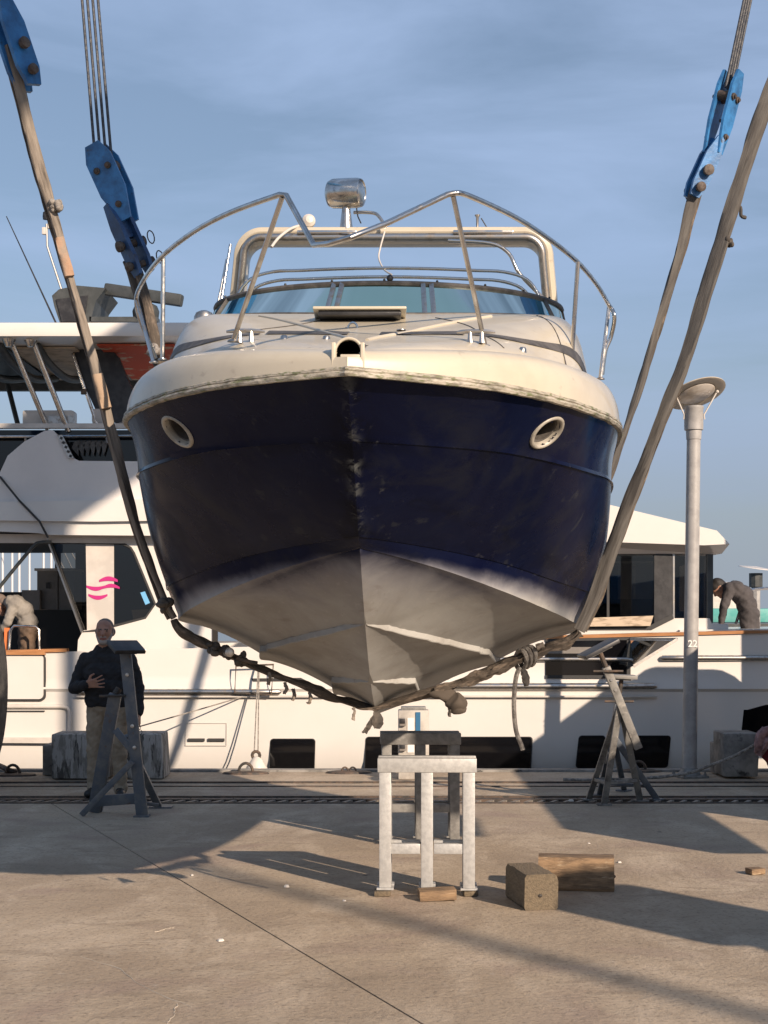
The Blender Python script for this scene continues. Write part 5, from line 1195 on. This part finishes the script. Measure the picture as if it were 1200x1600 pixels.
for x0, x1 in ((86, 94), (118, 340), (-60, -20)): yprism('far_post', [(x0, 860), (x1, 860), (x1, 927), (x0, 927)], S3 - .01, S3 + .06, 'interior', S3)
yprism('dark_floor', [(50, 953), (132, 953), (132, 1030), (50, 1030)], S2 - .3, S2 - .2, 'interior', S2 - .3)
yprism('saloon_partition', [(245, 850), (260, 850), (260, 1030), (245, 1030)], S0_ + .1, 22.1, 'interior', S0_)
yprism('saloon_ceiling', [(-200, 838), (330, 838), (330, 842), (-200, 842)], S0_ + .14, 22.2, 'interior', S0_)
# chrome chair at far left
ch = thing('deck_chair', P(38, 1018, DY + .35), 'small chrome and orange deck chair before the bending man at left', 'chair')
mk('frame', MB().tube([P(14, 1020, DY + .3), P(16, 985, DY + .3), P(22, 978, DY + .3), P(56, 979, DY + .3), P(61, 984, DY + .3), P(62, 1020, DY + .3)], .016, n=8), M['chrome'], ch)
mk('orange_back', MB().box(P(11, 998, DY + .35), (.06, .03, .26)), M['orange'], ch); 

# ---- flybridge
F0 = DY + .25
fair = [(-120, 850), (-120, 790), (-40, 762), (0, 738), (12, 712), (38, 690), (70, 673), (82, 672), (92, 682), (115, 716), (124, 720), (340, 722), (340, 795), (-20, 800)]
yprism('flybridge_fairing', fair, F0, F0 + .10, 'greyfair', F0)
yprism('roof_edge', [(-120, 786), (340, 778), (340, 812), (150, 815), (-120, 812)], F0 - .10, F0 + .0, 'white', F0 - .1)
yprism('roof_edge', [(-120, 812), (340, 812), (340, 838), (75, 836), (60, 833), (-120, 826)], F0 - .04, F0 + .16, 'white', F0)
yprism('roof_deck', [(-120, 786), (340, 786), (340, 792), (-120, 792)], F0 + .12, 22.3, 'white', F0)
ypart('fairing_groove', MB().tube([P(0, 745, F0 - .01), P(30, 782, F0 - .11), P(62, 815, F0 - .11), P(75, 840, F0 - .05)], .014, n=6), 'seam')
yprism('wind_screen', [(-120, 672), (340, 672), (340, 726), (-120, 744)], F0 + .34, F0 + .37, 'blackglass', F0 + .34)
for k in range(6):
    yprism('seat_rib', [(112 + k * 9, 700 - k * 2), (116 + k * 9, 690), (124 + k * 9, 688), (122 + k * 8, 712)], F0 + .27, F0 + .31, 'stripe', F0 + .27)
ypart('screen_rail', MB().box(P(110, 666, F0 + .33), (3.6, .12, .055)), 'whitetrim'); ypart('hand_rail', MB().tube([P(-120, 683, F0 + .2), P(240, 681, F0 + .2)], .018, n=8), 'chrome')
for px in (167, 232, 40): ypart('rail_post', MB().tube([P(px, 681, F0 + .2), P(px, 692, F0 + .25)], .016, n=6), 'chrome')
gr = yprism('vent_grille', [(90, 680), (98, 680), (116, 716), (108, 717)], F0 - .03, F0 + .0, 'chrome_dull', F0)
for k in range(5):
    u_ = (k + .5) / 5; mk('slot', MB().box(P(94 + 18 * u_, 681 + 35 * u_, F0 - .035), (.03, .014, .03), Matrix.Rotation(.5, 3, 'Y')), M['seam'], gr, smooth=0)
sbx = ypart('spot_lamp_box', MB().box(P(78, 655, F0 + .5), (.62, .25, .19), None, .03), 'whitetrim', 30); mk('lamp_face', MB().box(P(90, 657, F0 + .36), (.4, .02, .11)), M['chrome_dull'], sbx, smooth=0)
# hardtop
H0, H1 = DY - .05, 21.2
zt0, zt1 = Zp(503, H0), Zp(526, H0)
ht = MB().box((-4.2, (H0 + H1) / 2, (zt0 + zt1) / 2), (4.4 * 1.0, H1 - H0, (zt0 - zt1) * .98), None, .03)
hto = ypart('hardtop', ht, 'white', 30)
ux = lambda a, d: X(a, d)
zz = zt1 - .012
def under(nm, x0, x1, y0, y1, m, th=.02): return mk(nm, MB().box(((x0 + x1) / 2, (y0 + y1) / 2, zz - th / 2), (x1 - x0, y1 - y0, th)), M[m], hto, smooth=0)
under('underside_panel', -4.5, -3.72, 18.5, 20.9, 'beige'); under('underside_panel', -3.42, -2.5, 18.3, 20.9, 'red'); under('underside_panel', -5.9, -4.55, 18.5, 20.9, 'radar')  # patchy beige, red and dark panels under the hardtop
mk('far_beam', MB().box((-4.2, H1 + .05, zt1 - .06), (4.4, .14, .14)), M['radar'], hto, smooth=0)
for x_ in (-5.0, -4.6, -4.15):
    mk('hoop', MB().tube(smooth_path([V((x_, 18.3, zt1)), V((x_ + .05, 18.8, zt1 - .16)), V((x_ + .12, 19.6, zt1 - .22)), V((x_ + .2, 20.6, zt1 - .06))], 5), .05, n=8), M['radar'], hto, smooth=50)
for a, b_, r in ((P(14, 524, H0 + .2), P(75, 671, F0 + .33), .032), (P(48, 524, H0 + .25), P(107, 674, F0 + .33), .034), (P(4, 570, 20.9), P(28, 664, 20.6), .034)):
    ypart('hardtop_pole', MB().tube([a, b_], r, n=12), 'chrome' if r != .034 or a.y < 20 else 'radar', 50)
for a in (P(14, 526, H0 + .2), P(48, 526, H0 + .25)): ypart('pole_socket', MB().lathe([(.09, .02), (.09, -.02), (.05, -.10), (.04, -.12)], a, n=14), 'chrome', 40)
bkp = yprism('console_back', [(114, 550), (128, 540), (160, 532), (184, 556), (212, 622), (208, 652), (182, 662), (150, 642), (140, 620)], F0 + .55, F0 + .7, 'black', F0 + .55)
mk('console_edge', MB().tube([P(114, 552, F0 + .52), P(152, 665, F0 + .52)], .022, n=8), M['chrome'], bkp)
mk('hinge', MB().box(P(131, 612, F0 + .5), (.07, .04, .07), None, .01), M['iron'], bkp)
mk('console_seat', MB().box(P(160, 652, F0 + .6), (.24, .2, .2), None, .05), M['whitetrim'], bkp)
# radar mast
HM = DY + 1.2
rm = yprism('radar_mast', [(81, 462), (92, 452), (120, 446), (165, 450), (150, 470), (142, 498), (142, 506), (94, 506), (85, 480)], HM, HM + .9, 'radar', HM)
mk('mast_front', MB().prism(PX([(88, 468), (138, 462), (132, 503), (97, 503)], HM), HM - .02, HM - .001), M['black'], rm, smooth=0, recalc=True)
sc_ = ypart('radar_scanner', MB().bar(P(164, 452, HM + .2), P(285, 470, HM + .0), .15, .12, bev=.03), 'radar', 30)
mk('scanner_dome', MB().lathe([(0, -.16), (.1, -.15), (.16, -.08), (.17, 0), (.14, .07), (.06, .11), (0, .11)], P(228, 487, HM + .1), n=18), M['radar'], sc_)
ypart('mast_crossbar', MB().box(P(195, 501, HM + .1), (.85, .2, .06)), 'radar')
ypart('red_cover', MB().box(P(154, 461, HM + .3), (.12, .08, .05)), 'red')
ypart('whip_antenna', MB().tube([P(10, 338, HM), P(88, 506, HM)], [.006, .012], n=6), 'black')
am = ypart('light_mast', MB().tube([P(73, 350, HM + .4), P(74, 385, HM + .4), P(97, 455, HM + .4)], .016, n=7), 'chrome_dull')
mk('top_light', MB().lathe([(.04, -.04), (.045, 0), (.04, .05), (.02, .06)], P(72, 338, HM + .4), n=10), M['black'], am)
for px, py in ((78, 352), (69, 361)): mk('side_light', MB().box(P(px, py, HM + .4), (.05, .06, .09), None, .01), M['whitetrim'], am)

# ---- saloon, right part
R0 = DY + .45
rf = [(700, 745), (880, 772), (958, 790), (1120, 829), (1140, 850), (1129, 864), (1100, 866), (700, 866)]
R_ = MB(); pz = PX(rf, R0 - .3)
# roof with a chamfered lower fascia
roof = yprism('saloon_roof', [(700, 735), (880, 772), (958, 790), (1120, 829), (1140, 850), (1100, 852), (700, 838)], R0 - .25, 22.0, 'white', R0 - .25)
fas = MB(); a_ = PX([(700, 838), (1100, 852), (1140, 850)], R0 - .25); b__ = PX([(700, 866), (1098, 865), (1128, 865)], R0 - .02)
fas.add([(p[0], R0 - .25, p[1]) for p in a_] + [(p[0], R0 - .02, p[1]) for p in b__], [(0, 1, 4, 3), (1, 2, 5, 4)]); mk('roof_fascia', fas, M['white'], roof, smooth=0, recalc=True)
under_ = MB(); q = PX([(700, 866), (1128, 865)], R0 - .02); under_.add([(q[0][0], R0 - .02, q[0][1]), (q[1][0], R0 - .02, q[1][1]), (q[1][0], 22.0, q[1][1]), (q[0][0], 22.0, q[0][1])], [(0, 1, 2, 3)]); mk('soffit', under_, M['whitetrim'], roof, smooth=0)
for x0, x1 in ((700, 948), (952, 1051), (1054, 1112)):
    yprism('saloon_glass', [(x0, 868), (x1, 868), (x1, 985 if x0 < 1000 else 968), (x0, 985)], R0, R0 + .012, 'saloonglass', R0)
for x0, x1, m in ((948, 952, 'seam'), (1051, 1054, 'chrome_dull'), (1104, 1114, 'radar'), (1022, 1050, 'black')):
    yprism('window_post', [(x0, 866), (x1, 866), (x1, 972), (x0, 985)], R0 - .012, R0 + .06, m, R0)
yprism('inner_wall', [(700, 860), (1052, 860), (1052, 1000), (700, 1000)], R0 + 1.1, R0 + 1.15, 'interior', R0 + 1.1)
yprism('inner_screen', [(966, 880), (1022, 880), (1022, 936), (966, 936)], R0 + .9, R0 + .94, 'cabinet', R0 + .9)
yprism('inner_mullion', [(989, 880), (993, 880), (993, 936), (989, 936)], R0 + .86, R0 + .9, 'beige', R0 + .86)
yprism('inner_rail', [(955, 877), (1026, 877), (1026, 880), (955, 880)], R0 + .84, R0 + .9, 'whitetrim', R0 + .84)
yprism('curtain', [(1062, 885), (1078, 880), (1078, 955), (1062, 955)], R0 + .15, R0 + .2, 'whitetrim', R0 + .15)
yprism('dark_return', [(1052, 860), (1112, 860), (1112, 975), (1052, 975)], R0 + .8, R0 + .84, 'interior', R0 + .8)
yprism('dashboard', [(900, 966), (1021, 962), (1016, 978), (900, 979)], R0 - .10, R0 + .0, 'beige', R0 - .1)
yprism('coaming', [(700, 980), (1018, 980), (1052, 966), (1108, 966), (1112, 975), (1137, 976), (1139, 1000), (700, 1010)], R0 - .02, R0 + .2, 'white', R0)
yprism('under_window_trim', [(700, 977), (1015, 977), (1050, 960), (1052, 967), (1018, 984), (700, 985)], R0 - .035, R0 - .021, 'seam', R0)
yprism('foredeck', [(1060, 984), (1400, 980), (1400, 1010), (1060, 1010)], R0 - .1, 22.2, 'white', R0)
yprism('fore_locker', [(1110, 974), (1138, 975), (1138, 990), (1110, 990)], R0 + .3, R0 + .6, 'white', R0 + .3)
ypart('bow_hand_rail', MB().tube(smooth_path([P(1150, 975, 19.6), P(1165, 930, 19.6), P(1180, 921, 19.6), P(1230, 918, 19.6)], 5), .02, n=8), 'chrome')

# ================================================================ FAR THINGS ACROSS THE HARBOUR
def sailboat(px, d, mast_py, label, hc='whitetrim'):
    c = V(((px - 600) * d / FPX, d, -1.3)); t = thing('sailboat', c, label, 'sailboat', 'far sailboats seen through the saloon windows')
    rws = []
    for i in range(9):
        u_ = i / 8 * 2 - 1; w_ = 1.5 * (1 - abs(u_) ** 2.2) + .02
        rws.append([c + V((u_ * 5, -w_, 1.3)), c + V((u_ * 4.7, -w_ * .7, .3)), c + V((u_ * 4.7, w_ * .7, .3)), c + V((u_ * 5, w_, 1.3)), c + V((u_ * 5, -w_, 1.3))])
    mk('hull', MB().grid(rws), M[hc], t, smooth=40)
    top_ = Zp(mast_py, d); mk('mast', MB().tube([c + V((0, 0, 1.2)), V((c.x, d, top_))], .06, n=7), M['alu'], t)
    mk('boom', MB().tube([c + V((0, 0, 2.2)), c + V((-3.6, 0, 2.1))], .13, n=7), M['pedblue'], t)
    mk('spreader', MB().tube([V((c.x - .9, d, top_ * .6)), V((c.x + .9, d, top_ * .6))], .04, n=5), M['alu'], t)
    for s_ in (-1, 1): mk('stay', MB().tube([c + V((s_ * 4.8, 0, 1.4)), V((c.x, d, top_))], .025, n=4), M['alu'], t)
names = ['leftmost', 'second', 'third', 'fourth', 'fifth', 'sixth']
for k, (px, d, mp) in enumerate(((4, 70, 700), (19, 74, 690), (30, 66, 720), (46, 78, 700), (68, 72, 690), (80, 69, 715))):
    sailboat(px, d, mp, names[k] + ' far mast counted from the left through the saloon window')
tb = thing('work_boat', (X(1150, 60), 60, -1.3), 'teal topped work boat far behind the bending man', 'boat')
rws = []
c = V((X(1165, 60), 60, -1.3))
for i in range(9):
    u_ = i / 8 * 2 - 1; w_ = 1.6 * (1 - abs(u_) ** 3) + .05; rws.append([c + V((u_ * 5, -w_, 2.7)), c + V((u_ * 4.7, -w_ * .7, .2)), c + V((u_ * 4.7, w_ * .7, .2)), c + V((u_ * 5, w_, 2.7)), c + V((u_ * 5, -w_, 2.7))])
mk('hull', MB().grid(rws), M['whitetrim'], tb, smooth=40)
mk('teal_cover', MB().box(c + V((-.3, -.2, 3.15)), (4.2, 2.6, .55), None, .12), M['teal'], tb)
mk('wheelhouse', MB().box(c + V((-1.2, 0, 3.9)), (1.4, 2, 1.1), None, .1), M['whitetrim'], tb)
mk('dark_deck', MB().box(c + V((.8, -.1, 2.75)), (5.2, 2.8, .2)), M['radar'], tb)
fl_ = thing('far_lamp_post', (X(1181, 45), 45, -1.0), 'small far lamp post with flat pale top at right', 'lamp post')
mk('pole', MB().tube([V((X(1181, 45), 45, -1.0)), P(1181, 900, 45)], .13, n=8), M['lamp'], fl_); mk('flat_top', MB().lathe([(0, .06), (.5, .02), (.52, 0), (0, -.02)], P(1181, 888, 45), ax=(.12, -.1, 1), n=20), M['whitetrim'], fl_)
mk('head', MB().lathe([(.13, -.3), (.2, -.28), (.2, .12), (0, .12)], P(1181, 902, 45), n=10), M['radar'], fl_)
tag(mk('breakwater', MB().box((0, 130, -.9), (300, 8, 1.6), None, .3), M['concrete'], smooth=30), 'low grey breakwater far across the harbour', 'breakwater', kind='structure')

# ================================================================ PEOPLE
def capsule_mesh(mb, a, b_, r0, r1, n=14):
    a = V(a); b_ = V(b_); t = b_ - a; L_ = t.length
    if L_ < 1e-5: t = V((0, 0, 1))
    t.normalize(); prof = [(r0 * math.sin(PI / 2 * k / 5), -r0 * math.cos(PI / 2 * k / 5)) for k in range(6)] + [(r1 * math.cos(PI / 2 * k / 5), L_ + r1 * math.sin(PI / 2 * k / 5)) for k in range(6)]
    prof[0] = (0.0005, prof[0][1]); prof[-1] = (0.0005, prof[-1][1]); mb.lathe(prof, a, ax=t, n=n)
def person(parts, mats, label, loc, voxel=.009, extra=None):
    """parts: (a, b, r0, r1, tag) tapered capsules fused into one continuous skin"""
    mb = MB()
    for a, b_, r0, r1, tg in parts: capsule_mesh(mb, a, b_, r0, r1)
    me = bpy.data.meshes.new('tmp'); me.from_pydata(mb.v, [], mb.f); o = bpy.data.objects.new('tmp', me); COL.objects.link(o)
    bm = bmesh.new(); bm.from_mesh(me); bmesh.ops.recalc_face_normals(bm, faces=bm.faces); bm.to_mesh(me); bm.free()
    r = o.modifiers.new('r', 'REMESH'); r.mode = 'VOXEL'; r.voxel_size = voxel; r.use_smooth_shade = True
    s_ = o.modifiers.new('s', 'SMOOTH'); s_.factor = .5; s_.iterations = 3
    bpy.context.view_layer.update(); dg = bpy.context.evaluated_depsgraph_get(); me2 = bpy.data.meshes.new_from_object(o.evaluated_get(dg)); bpy.data.objects.remove(o)
    nv = len(me2.vertices); co = np.empty(nv * 3); me2.vertices.foreach_get('co', co); co = co.reshape(-1, 3)
    nf = len(me2.polygons); fc = np.empty(nf * 3); me2.polygons.foreach_get('center', fc); fc = fc.reshape(-1, 3)
    best = np.full(nf, 1e9); idx = np.zeros(nf, int); keys = list(mats)
    for a, b_, r0, r1, tg in parts:
        a = np.array(a); b_ = np.array(b_); ab = b_ - a; L2 = max(1e-9, ab @ ab); u_ = np.clip(((fc - a) @ ab) / L2, 0, 1); dd = np.linalg.norm(fc - (a + u_[:, None] * ab), axis=1) - (r0 + (r1 - r0) * u_)
        k = dd < best; best[k] = dd[k]; idx[k] = keys.index(tg)
    # cloth folds
    cl = {keys.index(k) for k in keys if k in ('top', 'leg')}; vi = np.zeros(nv, bool)
    for p_, ii in zip(me2.polygons, idx):
        if ii in cl: vi[list(p_.vertices)] = True
    nr = np.empty(nv * 3); me2.vertices.foreach_get('normal', nr); nr = nr.reshape(-1, 3)
    for q in np.nonzero(vi)[0]:
        p_ = co[q]; f_ = noise.noise(V((p_[0] * 9, p_[1] * 9, p_[2] * 16 + p_[0] * 12))) * .011 + noise.noise(V((p_[0] * 24, p_[1] * 24, p_[2] * 34 - p_[0] * 20))) * .005
        co[q] += nr[q] * f_
    me2.vertices.foreach_set('co', co.ravel())
    me2.materials.clear()
    for k in keys: me2.materials.append(M[mats[k]])
    me2.polygons.foreach_set('material_index', idx.astype(np.int32)); me2.polygons.foreach_set('use_smooth', [True] * nf); me2.update()
    t = bpy.data.objects.new('person', me2); COL.objects.link(t); return tag(t, label, 'person')
def hand(parts, wrist, fwd, side, up, s=1.0, curl=.5, tg='skin', thumb=1):
    wrist = V(wrist); f = V(fwd).normalized(); sd = V(side); sd = (sd - f * sd.dot(f)).normalized(); u_ = f.cross(sd)
    if u_.dot(V(up)) < 0: u_ = -u_
    palm = wrist + f * .085 * s
    for k in (-.03, -.01, .01, .03): parts.append((wrist + sd * k * .6 * s, palm + sd * k * s, .016 * s, .0125 * s, tg))
    for k, ln in ((-.033, .062), (-.011, .072), (.011, .076), (.033, .07)):
        a = palm + sd * k * s; d1_ = (f - u_ * curl * .5 + sd * k * 9).normalized(); d2_ = (f - u_ * curl * 1.6 + sd * k * 9).normalized()
        m_ = a + d1_ * ln * .55 * s; parts.append((a, m_, .0088 * s, .0080 * s, tg)); parts.append((m_, m_ + d2_ * ln * .5 * s, .0080 * s, .0070 * s, tg))
    a = wrist + f * .03 * s + sd * .034 * s * thumb; m_ = a + (f * .5 + sd * .75 * thumb - u_ * .2).normalized() * .04 * s
    parts.append((a, m_, .013 * s, .011 * s, tg)); parts.append((m_, m_ + (f * .9 + sd * .3 * thumb - u_ * .3).normalized() * .032 * s, .011 * s, .009 * s, tg))
def head(parts, c, fwd, up, s=1.0, hair='hair', beard=None, bald=True):
    c = V(c); f = V(fwd).normalized(); u_ = V(up); u_ = (u_ - f * u_.dot(f)).normalized(); r = f.cross(u_)
    L_ = lambda a, b_, d_: c + (r * a + f * b_ + u_ * d_) * s
    P_ = lambda a, b_, r0, r1, tg: parts.append((L_(*a), L_(*b_), r0 * s, r1 * s, tg))
    P_((0, -.025, .035), (0, .012, .045), .083, .074, 'skin' if bald else hair); P_((0, -.01, .02), (0, .03, .0), .078, .070, 'skin'); P_((0, .03, -.01), (0, .045, -.075), .060, .044, 'skin')
    P_((-.05, .02, -.03), (-.032, .045, -.085), .03, .026, beard or 'skin'); P_((.05, .02, -.03), (.032, .045, -.085), .03, .026, beard or 'skin'); P_((-.02, .066, -.092), (.02, .066, -.092), .028, .028, beard or 'skin')
    P_((0, .092, .015), (0, .108, -.022), .010, .016, 'skin'); P_((-.03, .072, .03), (.03, .072, .03), .020, .020, 'skin')          # nose, brow
    P_((-.022, .086, -.058), (.022, .086, -.058), .010, .010, 'lip' if beard else 'skin')
    if beard: P_((-.02, .09, -.046), (.02, .09, -.046), .008, .008, beard)
    for q in (-1, 1): P_((q * .076, -.012, .015), (q * .077, -.014, -.02), .010, .008, 'skin'); P_((q * .031, .084, .010), (q * .034, .084, .010), .009, .009, 'eye')
    if not bald: P_((0, -.03, .05), (0, .02, .062), .084, .066, hair); P_((0, -.045, -.01), (0, -.045, .03), .074, .078, hair)
    else:
        P_((-.045, -.05, .0), (.045, -.05, .0), .052, .052, hair); P_((0, -.03, .048), (0, -.005, .052), .083, .076, hair)
        for q in (-1, 1): P_((q * .068, .0, .02), (q * .066, .012, -.012), .018, .015, hair); P_((q * .018, .0925, .026), (q * .045, .083, .028), .006, .005, 'eye')
M['lip'] = mat('lips', (0.26, 0.10, 0.08), 0.5); M['eye'] = mat('eyes', (0.05, 0.035, 0.03), 0.3)
MAN = {'skin': 'skin', 'top': 'jacket', 'leg': 'khaki', 'shoe': 'shoe', 'hair': 'hair_grey', 'beard': 'beard', 'lip': 'lip', 'eye': 'eye'}
# --- standing man
dm_ = 14.45; x0 = X(168, dm_); ps = []
def W(x_, y_, z): return V((x0 + x_, dm_ + y_, z))
for q, kx in ((-1, -.12), (1, .11)):
    ps += [(W(q * .095, .0, .83), W(kx, -.01, .47), .105, .075, 'leg'), (W(kx, -.01, .47), W(kx * 1.1, .02, .10), .075, .062, 'leg'), (W(kx * 1.1, .02, .12), W(kx * 1.1, .01, .07), .064, .066, 'leg')]
    ps += [(W(kx * 1.1, .04, .045), W(kx * 1.3, -.14, .035), .045, .040, 'shoe'), (W(kx * 1.1, .03, .07), W(kx * 1.15, -.04, .05), .045, .04, 'shoe')]
ps += [(W(-.07, 0, .86), W(.07, 0, .86), .125, .125, 'leg'), (W(-.08, -.01, .92), W(.08, -.01, .92), .135, .135, 'top'), (W(-.075, -.02, 1.02), W(.075, -.02, 1.02), .145, .145, 'top'), (W(-.09, -.01, 1.15), W(.09, -.01, 1.15), .14, .14, 'top'),
       (W(-.14, .0, 1.27), W(.14, 0, 1.27), .10, .10, 'top'), (W(-.06, .01, 1.36), W(.06, .01, 1.36), .075, .075, 'top'), (W(-.02, .0, 1.38), W(-.025, -.02, 1.46), .062, .058, 'skin'), (W(-.02, .005, 1.385), W(-.02, .0, 1.41), .075, .068, 'top')]
head(ps, W(-.025, -.02, 1.545), (.02, -1, -.03), (0, 0, 1), 1.0, beard='beard')
# right arm (picture left), forearm across the front
sh = W(-.20, .0, 1.28); el = W(-.30, -.03, 1.02); wr = W(-.155, -.24, 1.06)
ps += [(sh, el, .078, .065, 'top'), (el, wr, .064, .046, 'top')]
hand(ps, wr + V((.012, -.015, .003)), (.8, -.3, .12), (0, -.3, 1), (0, -1, 0), 1.08, .35)
sh = W(.20, .0, 1.28); el = W(.285, .03, 1.02); wr = W(.30, -.03, .79)
ps += [(sh, el, .078, .062, 'top'), (el, wr, .060, .044, 'top')]
hand(ps, wr + V((0, 0, -.015)), (.02, -.1, -1), (0, -1, 0), (1, 0, 0), 1.05, .6)
person(ps, MAN, 'bearded man in dark pullover and khaki trousers standing behind the left stand', (x0, dm_, 0), .0065)
tag(mk('spectacles', MB().tube([W(.305 + .022 * math.cos(a), -.09, .655 + .022 * math.sin(a)) for a in [2 * PI * k / 12 for k in range(12)]], .003, n=5, closed=True).tube([W(.318 + .022 * math.cos(a), -.09, .610 + .022 * math.sin(a)) for a in [2 * PI * k / 12 for k in range(12)]], .003, n=5, closed=True).tube([W(.30, -.085, .70), W(.30, -.09, .675)], .003, n=5), M['black']), 'folded spectacles hanging from the standing man hand', 'spectacles')

# --- worker bending at the left, on the yacht
d_ = DY + .75; ps = []
def W(px, py, dy=0.0): return P(px, py, d_ + dy)
for dy, dx in ((-.09, 0), (.1, -3)):
    ps += [(W(44 + dx, 985, dy), W(42 + dx, 1035, dy * 1.1), .105, .08, 'leg'), (W(42 + dx, 1035, dy), W(40 + dx, 1108, dy), .08, .055, 'leg'), (W(40 + dx, 1116, dy), W(26 + dx, 1118, dy), .045, .04, 'shoe')]
ps += [(W(45, 985, -.07), W(45, 985, .07), .125, .125, 'leg'), (W(43, 972, -.08), W(43, 972, .08), .125, .125, 'top'), (W(36, 955, -.08), W(36, 955, .08), .13, .13, 'top'), (W(25, 944, -.12), W(25, 944, .12), .115, .115, 'top'), (W(18, 941, -.14), W(18, 941, .14), .085, .085, 'top'), (W(14, 942, 0), W(8, 944, 0), .06, .056, 'skin')]
head(ps, W(1, 945), (-.75, -.1, -.75), (-.6, 0, .75), 1.0, bald=True)
for dy in (-.2, .2):
    el = W(12, 972, dy * 1.1); wr = W(-2, 990, dy * .8); ps += [(W(20, 946, dy * .9), el, .066, .054, 'top'), (el, wr, .052, .038, 'top')]; hand(ps, wr, (-.6, 0, -.7), (0, 1, 0), (-1, 0, 1), 1.0, .6)
person(ps, {'skin': 'skin', 'top': 'greyshirt', 'leg': 'brownpants', 'shoe': 'shoe', 'hair': 'hair_grey', 'lip': 'lip', 'eye': 'eye'}, 'man in grey shirt and brown trousers bending over at the left edge on the yacht', W(44, 1118), .010)
# --- worker bending at the right, on the yacht foredeck
d_ = DY + 1.55; ps = []
for dy, dx in ((-.10, 0), (.1, 5)):
    ps += [(W(1168 + dx, 962, dy), W(1172 + dx, 1015, dy * 1.1), .11, .085, 'leg'), (W(1172 + dx, 1015, dy), W(1176 + dx, 1082, dy), .08, .06, 'leg'), (W(1176 + dx, 1088, dy), W(1162 + dx, 1090, dy), .045, .04, 'shoe')]
ps += [(W(1170, 960, -.08), W(1170, 960, .08), .135, .135, 'leg'), (W(1167, 946, -.08), W(1167, 946, .08), .13, .13, 'top'), (W(1160, 930, -.09), W(1160, 930, .09), .135, .135, 'top'), (W(1150, 921, -.12), W(1150, 921, .12), .115, .115, 'top'), (W(1140, 920, -.14), W(1140, 920, .14), .085, .085, 'top'), (W(1136, 918, 0), W(1128, 918, 0), .058, .055, 'skin')]
head(ps, W(1123, 919), (-.6, -.1, -.8), (-.75, 0, .6), .98, bald=False)
for dy in (-.2, .2):
    el = W(1131, 948, dy * 1.1); wr = W(1127, 972, dy * .9); ps += [(W(1139, 923, dy * .9), el, .07, .056, 'top'), (el, wr, .054, .04, 'top')]; hand(ps, wr, (-.25, 0, -1), (0, 1, 0), (-1, 0, 0), 1.0, .4)
person(ps, {'skin': 'skin', 'top': 'charcoal', 'leg': 'charcoal', 'shoe': 'shoe', 'hair': 'hair_dark', 'lip': 'lip', 'eye': 'eye'}, 'dark haired worker in charcoal overalls bending over on the yacht foredeck', W(1170, 1090), .010)
